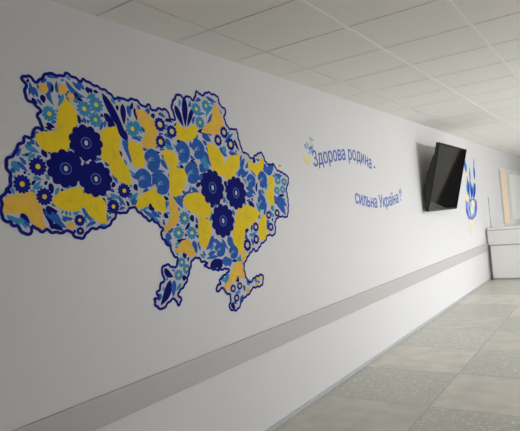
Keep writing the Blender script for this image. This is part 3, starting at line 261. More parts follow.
TRIDENT = [('stem', [(9.822, 2.0733), (9.856, 2.0453), (9.8804, 2.0146), (9.8974, 1.9817), (9.9077, 1.9469), (9.9121, 1.9104), (9.9117, 1.8726), (9.9076, 1.8336), (9.902, 1.7943), (9.9, 1.7937), (9.8866, 1.8276), (9.8712, 1.8609), (9.8561, 1.8943), (9.8422, 1.9281), (9.8308, 1.9626), (9.8225, 1.9979), (9.8182, 2.0345), (9.82, 2.0727)], 'pb'), ('stem', [(10.4449, 1.9444), (10.4371, 1.9014), (10.4228, 1.8631), (10.4037, 1.8282), (10.3803, 1.7963), (10.3534, 1.7669), (10.3239, 1.7393), (10.2928, 1.7129), (10.2619, 1.6864), (10.2601, 1.6876), (10.2749, 1.7256), (10.2896, 1.7637), (10.3058, 1.8006), (10.3247, 1.8357), (10.3471, 1.8683), (10.3737, 1.8979), (10.4051, 1.9241), (10.4431, 1.9456)], 'pb'), ('stem', [(10.1567, 2.1918), (10.151, 2.1292), (10.1398, 2.0683), (10.1245, 2.0087), (10.1057, 1.9502), (10.084, 1.8926), (10.0601, 1.8357), (10.0348, 1.7793), (10.0097, 1.7228), (10.0083, 1.7232), (10.0199, 1.784), (10.0314, 1.8448), (10.0443, 1.9051), (10.0593, 1.9648), (10.0772, 2.0235), (10.0987, 2.0812), (10.1242, 2.1376), (10.1553, 2.1922)], 'pb'), ('leaf', [(9.8159, 2.2741), (9.8514, 2.2434), (9.8719, 2.2123), (9.8814, 2.1808), (9.8812, 2.149), (9.8731, 2.117), (9.8591, 2.0847), (9.8413, 2.0524), (9.8239, 2.0201), (9.8201, 2.0199), (9.8007, 2.0511), (9.7809, 2.0823), (9.7649, 2.1135), (9.7548, 2.145), (9.7526, 2.1767), (9.7601, 2.2087), (9.7786, 2.2411), (9.8121, 2.2739)], 'm'), ('leaf', [(9.9248, 2.1816), (9.9295, 2.1528), (9.9279, 2.1268), (9.9216, 2.1029), (9.9112, 2.0807), (9.8975, 2.06), (9.8813, 2.0405), (9.8635, 2.0216), (9.8458, 2.0026), (9.8442, 2.0034), (9.8463, 2.0292), (9.8482, 2.055), (9.8518, 2.0802), (9.8578, 2.1043), (9.8672, 2.1269), (9.8806, 2.1477), (9.8987, 2.1664), (9.9232, 2.1824)], 't'), ('leaf', [(10.5549, 2.3197), (10.559, 2.2817), (10.5565, 2.2458), (10.5492, 2.2116), (10.5377, 2.1788), (10.5227, 2.1471), (10.5051, 2.1163), (10.4859, 2.086), (10.4669, 2.0557), (10.4651, 2.0563), (10.4681, 2.092), (10.4709, 2.1277), (10.4753, 2.1629), (10.4823, 2.1972), (10.4928, 2.2304), (10.5075, 2.2622), (10.527, 2.2923), (10.5531, 2.3203)], 'm'), ('leaf', [(10.516, 2.1683), (10.5395, 2.1215), (10.5476, 2.0798), (10.5445, 2.0419), (10.5316, 2.0073), (10.5105, 1.9754), (10.4834, 1.9456), (10.4525, 1.917), (10.422, 1.8883), (10.418, 1.8897), (10.411, 1.931), (10.4036, 1.9724), (10.4, 2.0126), (10.4024, 2.0507), (10.413, 2.0861), (10.4334, 2.1182), (10.465, 2.1465), (10.512, 2.1697)], 'm'), ('leaf', [(10.1432, 2.1187), (10.1546, 2.0775), (10.1571, 2.0385), (10.153, 2.0013), (10.1432, 1.9654), (10.1287, 1.9308), (10.1106, 1.8971), (10.0903, 1.8639), (10.0702, 1.8307), (10.0678, 1.8313), (10.066, 1.8701), (10.0639, 1.9089), (10.0641, 1.9472), (10.0678, 1.9846), (10.0762, 2.0207), (10.0904, 2.0555), (10.1111, 2.0885), (10.1408, 2.1193)], 'm'), ('leaf', [(9.8864, 1.9341), (9.9315, 1.8882), (9.9582, 1.8412), (9.9714, 1.7934), (9.9727, 1.7449), (9.9643, 1.6959), (9.9486, 1.6465), (9.9282, 1.5968), (9.9084, 1.5471), (9.9036, 1.5469), (9.8783, 1.594), (9.8524, 1.641), (9.8312, 1.6883), (9.8173, 1.7361), (9.8131, 1.7844), (9.8208, 1.8333), (9.842, 1.8831), (9.8816, 1.9339)], 'm'), ('leaf', [(10.1088, 1.8846), (10.1311, 1.8338), (10.1399, 1.7857), (10.1387, 1.7395), (10.1287, 1.6951), (10.1116, 1.6521), (10.0892, 1.6102), (10.0633, 1.569), (10.0378, 1.5276), (10.0342, 1.5284), (10.0265, 1.5763), (10.0183, 1.6243), (10.0136, 1.6716), (10.0143, 1.7179), (10.0221, 1.7627), (10.0386, 1.8058), (10.0651, 1.8469), (10.1052, 1.8854)], 'm'), ('leaf', [(10.4807, 1.8515), (10.472, 1.7835), (10.4507, 1.7272), (10.4199, 1.6796), (10.3811, 1.6395), (10.3355, 1.6056), (10.2849, 1.5764), (10.2311, 1.5501), (10.1777, 1.5235), (10.1743, 1.5265), (10.1966, 1.5819), (10.2186, 1.6376), (10.2437, 1.6904), (10.2739, 1.7385), (10.3108, 1.7804), (10.3558, 1.8148), (10.4102, 1.8405), (10.4773, 1.8545)], 'm'), ('leaf', [(9.7669, 1.8272), (9.7878, 1.8018), (9.8019, 1.7752), (9.811, 1.7477), (9.8157, 1.7193), (9.8168, 1.6903), (9.8153, 1.6608), (9.812, 1.631), (9.8089, 1.6012), (9.8071, 1.6008), (9.7935, 1.6275), (9.7797, 1.6542), (9.7677, 1.6812), (9.7583, 1.7087), (9.7525, 1.7368), (9.7511, 1.7658), (9.7547, 1.7957), (9.7651, 1.8268)], 't'), ('leaf', [(10.228, 1.7957), (10.2362, 1.7626), (10.2367, 1.7321), (10.2316, 1.7036), (10.2217, 1.6768), (10.2077, 1.6514), (10.1907, 1.6271), (10.1717, 1.6034), (10.153, 1.5797), (10.151, 1.5803), (10.151, 1.6106), (10.1508, 1.6409), (10.1526, 1.6706), (10.1573, 1.6992), (10.1661, 1.7264), (10.1798, 1.7519), (10.1991, 1.7754), (10.226, 1.7963)], 'm'), ('leaf', [(9.8932, 1.8821), (9.9178, 1.8514), (9.9332, 1.8196), (9.9419, 1.7872), (9.9447, 1.7541), (9.9426, 1.7205), (9.9369, 1.6865), (9.9289, 1.6523), (9.9212, 1.6181), (9.9188, 1.6179), (9.9041, 1.6497), (9.8891, 1.6815), (9.8764, 1.7135), (9.8673, 1.7459), (9.8631, 1.7788), (9.8648, 1.8124), (9.8732, 1.8466), (9.8908, 1.8819)], 'o'), ('leaf', [(10.148, 1.8308), (10.16, 1.7938), (10.1641, 1.7582), (10.1623, 1.7238), (10.1555, 1.6903), (10.1444, 1.6575), (10.1302, 1.6254), (10.114, 1.5936), (10.098, 1.5618), (10.096, 1.5622), (10.0925, 1.5976), (10.0888, 1.6331), (10.0871, 1.6682), (10.0885, 1.7027), (10.0942, 1.7365), (10.1049, 1.7693), (10.1215, 1.801), (10.146, 1.8312)], 'o'), ('leaf', [(10.4798, 1.8153), (10.464, 1.7726), (10.4425, 1.7357), (10.4168, 1.7029), (10.3873, 1.6737), (10.3548, 1.6475), (10.3201, 1.6235), (10.2838, 1.601), (10.2478, 1.5783), (10.2462, 1.5797), (10.2682, 1.6163), (10.2899, 1.653), (10.3132, 1.6883), (10.3387, 1.7213), (10.3672, 1.7514), (10.3995, 1.7778), (10.436, 1.8001), (10.4782, 1.8167)], 'o'), ('leaf', [(9.9987, 1.9011), (10.0164, 1.8695), (10.0283, 1.8371), (10.036, 1.8042), (10.0401, 1.7707), (10.0411, 1.7369), (10.0399, 1.7028), (10.0373, 1.6684), (10.0347, 1.6341), (10.0333, 1.6339), (10.0217, 1.6663), (10.0101, 1.6987), (9.9999, 1.7313), (9.9919, 1.7643), (9.987, 1.7976), (9.9857, 1.8314), (9.9886, 1.8658), (9.9973, 1.9009)], 't'), ('leaf', [(10.3476, 1.8516), (10.3395, 1.8128), (10.3264, 1.777), (10.3096, 1.7435), (10.2897, 1.7118), (10.2673, 1.6818), (10.2428, 1.6529), (10.2172, 1.6248), (10.1916, 1.5966), (10.1904, 1.5974), (10.2038, 1.633), (10.2172, 1.6686), (10.2317, 1.7035), (10.2483, 1.7372), (10.2674, 1.7693), (10.2896, 1.7995), (10.3155, 1.8274), (10.3464, 1.8524)], 't'), ('ring', [(9.612, 1.552), (9.808, 1.601), (10.016, 1.555), (10.263, 1.578), (10.452, 1.521), (10.438, 1.374), (10.277, 1.251), (9.973, 1.193), (9.683, 1.223), (9.559, 1.348)], 'viol'), ('field', [(9.707, 1.498), (9.925, 1.521), (10.273, 1.487), (10.307, 1.378), (10.153, 1.283), (9.949, 1.247), (9.751, 1.281), (9.68, 1.395)], 'pb'), ('field', [(9.923, 1.441), (10.099, 1.455), (10.203, 1.399), (10.102, 1.312), (9.952, 1.291), (9.887, 1.354)], 'vinyl_white'), ('flower', [(9.87, 1.576), (9.8638, 1.5906), (9.8474, 1.6024), (9.8356, 1.6142), (9.8262, 1.6283), (9.8075, 1.6388), (9.7825, 1.643), (9.7567, 1.6406), (9.7333, 1.6406), (9.7075, 1.643), (9.6825, 1.6388), (9.6638, 1.6283), (9.6544, 1.6142), (9.6426, 1.6024), (9.6262, 1.5906), (9.62, 1.576), (9.6262, 1.5614), (9.6426, 1.5496), (9.6544, 1.5378), (9.6638, 1.5237), (9.6825, 1.5132), (9.7075, 1.509), (9.7333, 1.5114), (9.7567, 1.5114), (9.7825, 1.509), (9.8075, 1.5132), (9.8262, 1.5237), (9.8356, 1.5378), (9.8474, 1.5496), (9.8638, 1.5614)], 'py'), ('flower', [(10.2835, 1.481), (10.2764, 1.4939), (10.2579, 1.5043), (10.2446, 1.5147), (10.234, 1.5272), (10.2127, 1.5364), (10.1845, 1.5401), (10.1553, 1.5381), (10.1287, 1.5381), (10.0995, 1.5401), (10.0712, 1.5364), (10.05, 1.5272), (10.0394, 1.5147), (10.0261, 1.5043), (10.0076, 1.4939), (10.0005, 1.481), (10.0076, 1.4681), (10.0261, 1.4577), (10.0394, 1.4473), (10.05, 1.4348), (10.0712, 1.4256), (10.0995, 1.4219), (10.1287, 1.4239), (10.1553, 1.4239), (10.1845, 1.4219), (10.2127, 1.4256), (10.234, 1.4348), (10.2446, 1.4473), (10.2579, 1.4577), (10.2764, 1.4681)], 'py'), ('flower', [(10.1155, 1.351), (10.1101, 1.3616), (10.096, 1.3701), (10.086, 1.3787), (10.0779, 1.3889), (10.0617, 1.3965), (10.0403, 1.3995), (10.0181, 1.3978), (9.9979, 1.3978), (9.9757, 1.3995), (9.9542, 1.3965), (9.9381, 1.3889), (9.93, 1.3787), (9.92, 1.3701), (9.9059, 1.3616), (9.9005, 1.351), (9.9059, 1.3404), (9.92, 1.3319), (9.93, 1.3233), (9.9381, 1.3131), (9.9542, 1.3055), (9.9757, 1.3025), (9.9979, 1.3042), (10.0181, 1.3042), (10.0403, 1.3025), (10.0617, 1.3055), (10.0779, 1.3131), (10.086, 1.3233), (10.096, 1.3319), (10.1101, 1.3404)], 'py'), ('leaf', [(9.6148, 1.4494), (9.6407, 1.4294), (9.6602, 1.4067), (9.6751, 1.382), (9.6858, 1.3555), (9.6932, 1.3276), (9.6981, 1.2986), (9.7014, 1.2689), (9.7048, 1.2394), (9.7032, 1.2386), (9.6841, 1.2616), (9.6649, 1.2844), (9.6473, 1.3079), (9.6322, 1.3325), (9.6204, 1.3585), (9.6128, 1.3863), (9.6098, 1.4161), (9.6132, 1.4486)], 'o'), ('leaf', [(10.4036, 1.4844), (10.3931, 1.451), (10.3777, 1.4224), (10.3586, 1.3974), (10.3363, 1.3755), (10.3114, 1.3562), (10.2846, 1.3388), (10.2566, 1.3227), (10.2286, 1.3064), (10.2274, 1.3076), (10.2432, 1.3358), (10.2589, 1.3642), (10.2758, 1.3913), (10.2947, 1.4165), (10.3162, 1.4391), (10.3408, 1.4586), (10.3691, 1.4745), (10.4024, 1.4856)], 'o'), ('leaf', [(9.8037, 1.4793), (9.8249, 1.4595), (9.8407, 1.4378), (9.8525, 1.4147), (9.8609, 1.3903), (9.8663, 1.3648), (9.8697, 1.3386), (9.8716, 1.3119), (9.8737, 1.2853), (9.8723, 1.2847), (9.8569, 1.3066), (9.8413, 1.3284), (9.8272, 1.3507), (9.8151, 1.3737), (9.806, 1.3978), (9.8003, 1.4232), (9.7986, 1.45), (9.8023, 1.4787)], 'o'), ('flower', [(9.9235, 1.994), (9.919, 2.0018), (9.9073, 2.008), (9.8989, 2.0143), (9.8922, 2.0218), (9.8788, 2.0273), (9.8609, 2.0296), (9.8424, 2.0283), (9.8256, 2.0283), (9.8071, 2.0296), (9.7892, 2.0273), (9.7758, 2.0218), (9.7691, 2.0143), (9.7607, 2.008), (9.749, 2.0018), (9.7445, 1.994), (9.749, 1.9862), (9.7607, 1.98), (9.7691, 1.9737), (9.7758, 1.9662), (9.7892, 1.9607), (9.8071, 1.9584), (9.8256, 1.9597), (9.8424, 1.9597), (9.8609, 1.9584), (9.8788, 1.9607), (9.8922, 1.9662), (9.8989, 1.9737), (9.9073, 1.98), (9.919, 1.9862)], 'py'), ('flower', [(10.461, 1.889), (10.4569, 1.8965), (10.4461, 1.9025), (10.4385, 1.9085), (10.4323, 1.9157), (10.42, 1.921), (10.4036, 1.9232), (10.3867, 1.922), (10.3713, 1.922), (10.3544, 1.9232), (10.338, 1.921), (10.3257, 1.9157), (10.3195, 1.9085), (10.3119, 1.9025), (10.3011, 1.8965), (10.297, 1.889), (10.3011, 1.8815), (10.3119, 1.8755), (10.3195, 1.8695), (10.3257, 1.8623), (10.338, 1.857), (10.3544, 1.8548), (10.3713, 1.856), (10.3867, 1.856), (10.4036, 1.8548), (10.42, 1.857), (10.4323, 1.8623), (10.4385, 1.8695), (10.4461, 1.8755), (10.4569, 1.8815)], 'py'), ('tail', [(9.756, 1.22), (9.901, 1.187), (10.116, 1.195), (9.975, 1.086), (9.813, 0.938), (9.766, 1.063)], 'pc')]

# ================================================================== the corridor
H = 2.628
XR, Y0, Y1 = 5.8, -2.2, 19.0
CNT_Y = 10.967
WIN_Y0, WIN_Y1, WIN_Z0, WIN_Z1 = 12.95, 16.5, .95, 2.20

bm = bbox(-.4, XR + .3, Y0 - .3, Y1 + .3, -.12, 0)
fl = structure(link_mesh('floor', bm, floor_material(.8808, 3.99, .8808, .8676)))

# left wall with the glazed opening behind the counter
bm = bmesh.new()
box(bm, -.24, 0, Y0 - .2, WIN_Y0, 0, H + .05)
box(bm, -.24, 0, WIN_Y1, Y1 + .2, 0, H + .05)
box(bm, -.24, 0, WIN_Y0, WIN_Y1, 0, WIN_Z0)
box(bm, -.24, 0, WIN_Y0, WIN_Y1, WIN_Z1, H + .05)
structure(link_mesh('wall_left', bm, M['wall']))

# ceiling: lay-in tiles with recessed joints in one shell
bm = bmesh.new()
xs = [0.0, .2759]
while xs[-1] < XR: xs.append(xs[-1] + .6)
xs[-1] = min(xs[-1], XR + .0)
y = 1.9085
while y > Y0: y -= .6
ys = [Y0]
y += .6 if y < Y0 - 1e-6 else 0
while y < Y1: ys.append(y); y += .6
ys.append(Y1)
for i in range(len(xs) - 1):
    for j in range(len(ys) - 1):
        x0, x1, y0, y1 = xs[i] + .006, xs[i + 1] - .006, ys[j] + .006, ys[j + 1] - .006
        if i == 0: x0 = 0
        if x1 - x0 > .01 and y1 - y0 > .01: box(bm, x0, x1, y0, y1, H, H + .02)
structure(link_mesh('ceiling', bm, M['ceiling']))
structure(link_mesh('trim_1', bbox(-.1, XR + .1, Y0 - .1, Y1 + .1, H + .012, H + .08), M['gap']))
bm = bmesh.new()
for x in xs[2:-1]: box(bm, x - .011, x + .011, Y0, Y1, H - .004, H + .013)
structure(link_mesh('trim_2', bm, M['grid']))

# protective rail and baseboard on the left wall
structure(link_mesh('trim_3', bbox(0, .018, Y0, CNT_Y - .002, .558, .705, bevel=.004), M['rail']))
structure(link_mesh('baseboard_left', bbox(0, .012, Y0, CNT_Y + .05, 0, .03, bevel=.003), M['base']))

# right wall: unseen windows added to bring in the daylight
ADDED_WINS = [(6.0, 8.8), (11.0, 13.8)]
RZ0, RZ1 = .85, 2.25
bm = bmesh.new()
edges = [Y0 - .2] + [e for w in ADDED_WINS for e in w] + [Y1 + .2]
for k in range(0, len(edges), 2): box(bm, XR, XR + .25, edges[k], edges[k + 1], 0, H + .05)
for a, b in ADDED_WINS:
    box(bm, XR, XR + .25, a, b, 0, RZ0); box(bm, XR, XR + .25, a, b, RZ1, H + .05)
structure(link_mesh('wall_right', bm, M['wall']))
for k, (a, b) in enumerate(ADDED_WINS):
    bm = bmesh.new()
    for u, v in ((a, a + .06), (b - .06, b), ((a + b) / 2 - .03, (a + b) / 2 + .03)): box(bm, XR + .10, XR + .16, u, v, RZ0, RZ1)
    for u, v in ((RZ0, RZ0 + .06), (RZ1 - .06, RZ1)): box(bm, XR + .101, XR + .159, a, b, u, v)
    structure(link_mesh('window_%d' % (k + 2), bm, M['white_lam']))  # frames of the added windows, out of view
structure(link_mesh('baseboard_right', bbox(XR - .012, XR, Y0, Y1, 0, .03, bevel=.003), M['base']))
structure(link_mesh('wall_back', bbox(-.24, XR + .25, Y1, Y1 + .2, 0, H + .05), M['dark_wall']))
structure(link_mesh('wall_front', bbox(-.24, XR + .25, Y0 - .2, Y0, 0, H + .05), M['wall']))

d = bpy.data.objects.new('door_1', None); COL.objects.link(d); d.location = (2.95, Y1, 0); d['kind'] = 'structure'  # unseen door, added as a pale shape for the TV screen to reflect
link_mesh('door_leaf', bbox(.08, .92, -.05, -.0, .0, 2.0, bevel=.004), M['white_lam'], d)
bm = bmesh.new(); box(bm, 0, .08, -.07, 0, 0, 2.08, .004); box(bm, .92, 1.0, -.07, 0, 0, 2.08, .004); box(bm, .08, .92, -.07, 0, 2.0, 2.08, .004)
link_mesh('door_frame', bm, M['timber'], d)
bm = bmesh.new(); cyl(bm, (.85, -.05, 1.0), (.85, -.10, 1.0), .012); cyl(bm, (.85, -.095, 1.0), (.74, -.095, 1.0), .009); link_mesh('door_handle', bm, M['steel'], d)

# glazed opening in the left wall: timber frame and sill
w = bpy.data.objects.new('window_1', None); COL.objects.link(w); w.location = (0, WIN_Y0, WIN_Z0); w['kind'] = 'structure'
def wpart(name, b, mat, bevel=.004):
    bm = bbox(*b, bevel=bevel)
    bmesh.ops.translate(bm, verts=bm.verts, vec=(0, -WIN_Y0, -WIN_Z0))
    return link_mesh(name, bm, mat, w)
wpart('window_casing', (-.20, .014, WIN_Y0 - .02, WIN_Y0 + .12, WIN_Z0 + .02, WIN_Z1 - .03), M['rail'])
wpart('window_jamb', (-.20, .012, WIN_Y0 + .12, WIN_Y0 + .78, WIN_Z0 + .02, WIN_Z1 - .03), M['timber'])
wpart('window_jamb', (-.20, .03, WIN_Y1 - .2, WIN_Y1, WIN_Z0 + .02, WIN_Z1 - .03), M['timber'])
wpart('window_mullion', (-.20, .014, WIN_Y0 + .78, WIN_Y0 + 1.22, WIN_Z0 + .02, WIN_Z1 - .03), M['white_lam'])
wpart('window_head', (-.20, .018, WIN_Y0 - .02, WIN_Y1 + .02, WIN_Z1 - .03, WIN_Z1 + .02), M['white_lam'])
wpart('window_sill', (-.20, .06, WIN_Y0 - .03, WIN_Y1 + .03, WIN_Z0 - .03, WIN_Z0 + .02), M['white_lam'])
# vertical blind hanging in the opening
vb = thing('vertical_blind', 'pale grey green vertical blind hanging in the timber framed opening behind counter', 'blind', (.0, WIN_Y0 + 1.225, WIN_Z1 - .032))
link_mesh('head_rail', bbox(-.03, .03, .0, 2.03, -.05, 0), M['white_lam'], vb)
yy = .075
while yy < 1.95:
    bm = bmesh.new(); box(bm, -.0015, .0015, -.065, .065, -1.19, -.045)
    s = link_mesh('slat', bm, M['blind'], vb)
    s.location = (0, yy, 0); s.rotation_euler = (0, 0, math.radians(-11)); yy += .108
structure(link_mesh('wall_recess', bbox(-.3, -.24, WIN_Y0 - .2, WIN_Y1 + .2, .5, H), M['wall']))

# ------------------------------------------------------------------ reception counter
CX1 = 2.55
c = thing('reception_counter', 'white reception counter with grey trim line at the far end of the corridor', 'counter', (0.03, CNT_Y, 0))
def cpart(name, b, mat, bevel=.003):
    bm = bbox(*b, bevel=bevel); bmesh.ops.translate(bm, verts=bm.verts, vec=(-.03, -CNT_Y, 0))
    return link_mesh(name, bm, mat, c)
cpart('fascia', (.034, CX1, CNT_Y - .02, CNT_Y + .02, .668, .948), M['white_lam'])
cpart('trim_strip', (.05, CX1, CNT_Y - .012, CNT_Y + .02, .644, .668), M['grey_lam'], .001)
cpart('front_panel', (.062, CX1, CNT_Y - .004, CNT_Y + .02, .03, .644), M['white_lam'])
cpart('plinth', (.062, CX1, CNT_Y + .02, CNT_Y + .05, 0, .03), M['grey_lam'], .001)
cpart('corner_post', (.022, .062, CNT_Y - .01, CNT_Y + .05, 0, .735), M['dark_trim'])
cpart('side_panel', (CX1 - .03, CX1, CNT_Y + .021, CNT_Y + .62, .0, .948), M['white_lam'])
cpart('worktop', (.034, CX1 + .02, CNT_Y - .03, CNT_Y + .65, .9485, .985), M['white_lam'], .006)
cpart('worktop_edge', (.036, CX1, CNT_Y - .024, CNT_Y - .0205, .935, .948), M['grey_lam'], 0)  # grey strip painted in as the shadow line below the worktop
p = thing('counter_post', 'slim grey metal post standing on the left end of the white counter', 'post', (.105, CNT_Y + .02, .985))
bm = bmesh.new(); cyl(bm, (0, 0, .012), (0, 0, .575), .012); link_mesh('pole', bm, M['steel'], p, True)
bm = bmesh.new(); cyl(bm, (0, 0, 0), (0, 0, .012), .03, 24); link_mesh('base_flange', bm, M['steel'], p)
bm = bmesh.new(); bmesh.ops.create_uvsphere(bm, u_segments=16, v_segments=8, radius=.0135); bmesh.ops.translate(bm, verts=bm.verts, vec=(0, 0, .575))
link_mesh('cap', bm, M['steel'], p, True)

# ------------------------------------------------------------------ television leaning out from the wall
TVY, TVW, TVH, TVT = 7.15, 1.49, .915, math.radians(14.5)
tv = thing('flat_screen_tv', 'black wall mounted television tilted forward between the slogan and trident decal', 'television', (.032, TVY, 1.435))
R = Matrix.Rotation(TVT, 4, 'Y')
def tpart(name, bm, mat, parent=tv, smooth=False):
    bmesh.ops.transform(bm, matrix=R, verts=bm.verts); return link_mesh(name, bm, mat, parent, smooth)
bm = bbox(0, .035, 0, TVW, 0, TVH, bevel=.006); tpart('cabinet', bm, M['tv_back'])
bm = bmesh.new()
box(bm, .0351, .05, 0, .024, 0, TVH, .003); box(bm, .0351, .05, TVW - .024, TVW, 0, TVH, .003)
box(bm, .0351, .05, .024, TVW - .024, 0, .032, .003); box(bm, .0351, .05, .024, TVW - .024, TVH - .024, TVH, .003)
tpart('bezel', bm, M['tv_black'])
tpart('screen', bbox(.0352, .043, .0245, TVW - .0245, .0325, TVH - .0245), M['tv_screen'])
prof = [(-.0005, .05), (-.022, .12), (-.062, .34), (-.062, .50), (-.02, .74), (-.0005, .76)]   # tapering rear housing
bm = bmesh.new()
ring = [[bm.verts.new((x, yy, s)) for x, s in prof] for yy in (.035, TVW - .035)]
bm.faces.new(ring[0]); bm.faces.new(ring[1])
for k in range(6): bm.faces.new((ring[0][k - 1], ring[0][k], ring[1][k], ring[1][k - 1]))
tpart('back_housing', bm, M['tv_back'])
tpart('power_light', bbox(.0501, .0515, TVW / 2 - .01, TVW / 2 + .01, .012, .018), M['grey_lam'])
bm = bmesh.new()
box(bm, -.0315, -.012, .45, TVW - .45, .14, .48, .003)
link_mesh('wall_plate', bm, M['bracket'], tv)
for yy in (.62, TVW - .66):
    bm = bmesh.new(); box(bm, -.012, .04, yy, yy + .04, .40, .44, .004)
    link_mesh('bracket_arm', bm, M['bracket'], tv)

# ------------------------------------------------------------------ map mural
mu = thing('map_art', 'large country map wall decal filled with blue flowers, leaves and yellow butterflies', 'wall decal', (0, MAP_O[0], MAP_O[1]))
film = Film(.0009)
def wavy(pts, amp, wl):
    o = []; s = 0
    for i, p in enumerate(pts):
        q = pts[(i + 1) % len(pts)]; d = Vector((q[0] - p[0], q[1] - p[1])); n = max(1, round(d.length / (wl / 6)))
        nn = Vector((-d.y, d.x)).normalized() if d.length > 1e-9 else Vector((0, 0))
        for k in range(n):
            c = Vector(p) + d * (k / n); w = amp * (math.sin(2 * PI * s / wl) + .5 * math.sin(2 * PI * s / (wl * 2.3) + 1)); s += d.length / n
            o.append((c.x + nn.x * w, c.y + nn.y * w))
    return o
out = wavy(smooth_loop(OUTLINE, 3), .0032, .048)
film_part('background', out, M['vinyl_white'], mu, film)
for col, a, b, wd, bend in LEAVES:
    film_part('leaf' if wd > 0.0286 else 'brush_stroke', leaf_pts(a, b, wd * 1.12, bend), M[col], mu, film)
for nm, col, a, b, wd, bend in SPRIGS:
    film_part(nm, leaf_pts(a, b, wd * 1.5, bend, 6), M[col], mu, film)
for polys, col in BUTTERFLIES:
    root = None
    for pl in polys:
        o = film_part('butterfly' if root is None else 'wing', soft_corners(pl), M[col], root or mu, film)
        root = root or o
        cy = sum(q[0] for q in pl) / len(pl); cz = sum(q[1] for q in pl) / len(pl)
        # fine vein lines in the wings
        star = []
        for k, e in enumerate(pl):
            g = pl[(k + 1) % len(pl)]; m = ((e[0] + g[0]) / 2, (e[1] + g[1]) / 2)
            star += [(cy + (e[0] - cy) * .72, cz + (e[1] - cz) * .72), (cy + (m[0] - cy) * .12, cz + (m[1] - cz) * .12)]
        film_part('wing_vein', star, M['v' if col == 'y' else 'y'], root, film)
for cy, cz, ry, rz in ROUND_LEAVES:
    fn = lambda t: 1 - .5 * math.exp(-((t - 3.5) / .28) ** 2) + .02 * math.sin(5 * t)
    o = film_part('curled_leaf', polar(cy, cz, ry, rz, fn, 48), M['m'], mu, film)
    bm = bmesh.new(); h = film.next()
    for k in (-1, 0, 1):
        e = (cy + ry * .25 * math.cos(.5 + .6 * k), cz + rz * .35 * math.sin(.5 + .6 * k))
        s = (cy - ry * .72, cz - rz * .28)
        add_ribbon(bm, [s, ((s[0] + e[0]) / 2, (s[1] + e[1]) / 2 + rz * .12), e], ry * .11, .0005, h, False, lambda t: 1 - .75 * t)
    link_mesh('leaf_highlight', bm, M['pb'], o)
for kind, cy, cz, ry, rz in FLOWERS:
    if kind == 'A':
        fn = lambda t: .86 + .14 * abs(math.cos(5.5 * t))
        o = film_part('flower', polar(cy, cz, ry * 1.06, rz * 1.06, fn, 110), M['n'], mu, film)
        bm = bmesh.new(); add_ribbon(bm, polar(cy, cz, ry * .30, rz * .30, lambda t: 1, 32), ry * .07, .0005, film.next()); link_mesh('flower_ring', bm, M['ring'], o)
        film_part('flower_center', polar(cy, cz, ry * .11, rz * .15, lambda t: 1, 16), M['vinyl_white'], o, film)
    elif kind in 'BC':
        np_ = 13 if kind == 'B' else 11
        fn = lambda t: .80 + .20 * abs(math.cos(np_ / 2 * t)) ** .8
        o = film_part('daisy', polar(cy, cz, ry, rz, fn, 104), M['o'], mu, film)
        if kind == 'C':
            film_part('flower_ring', polar(cy, cz, ry * .45, rz * .45, lambda t: .9 + .1 * math.cos(8 * t), 48), M['vinyl_white'], o, film)
        film_part('flower_center', polar(cy, cz, ry * .28, rz * .28, lambda t: 1, 20), M['y'], o, film)
    elif kind == 'D':
        fn = lambda t: .70 + .30 * abs(math.cos(5.5 * t)) ** .7
        o = film_part('daisy', polar(cy, cz, ry, rz, fn, 88), M['t'], mu, film)
        film_part('flower_center', polar(cy, cz, ry * .28, rz * .28, lambda t: 1, 20), M['y'], o, film)
    else:
        film_part('berry', polar(cy, cz, ry, rz, lambda t: 1, 28), M['a'], mu, film)
bm = bmesh.new(); add_ribbon(bm, out, .015, .0003, film.next()); link_mesh('outline', bm, M['o'], mu)
for o in list(mu.children):
    o.matrix_parent_inverse = Matrix.Translation((0, -MAP_O[0], -MAP_O[1]))

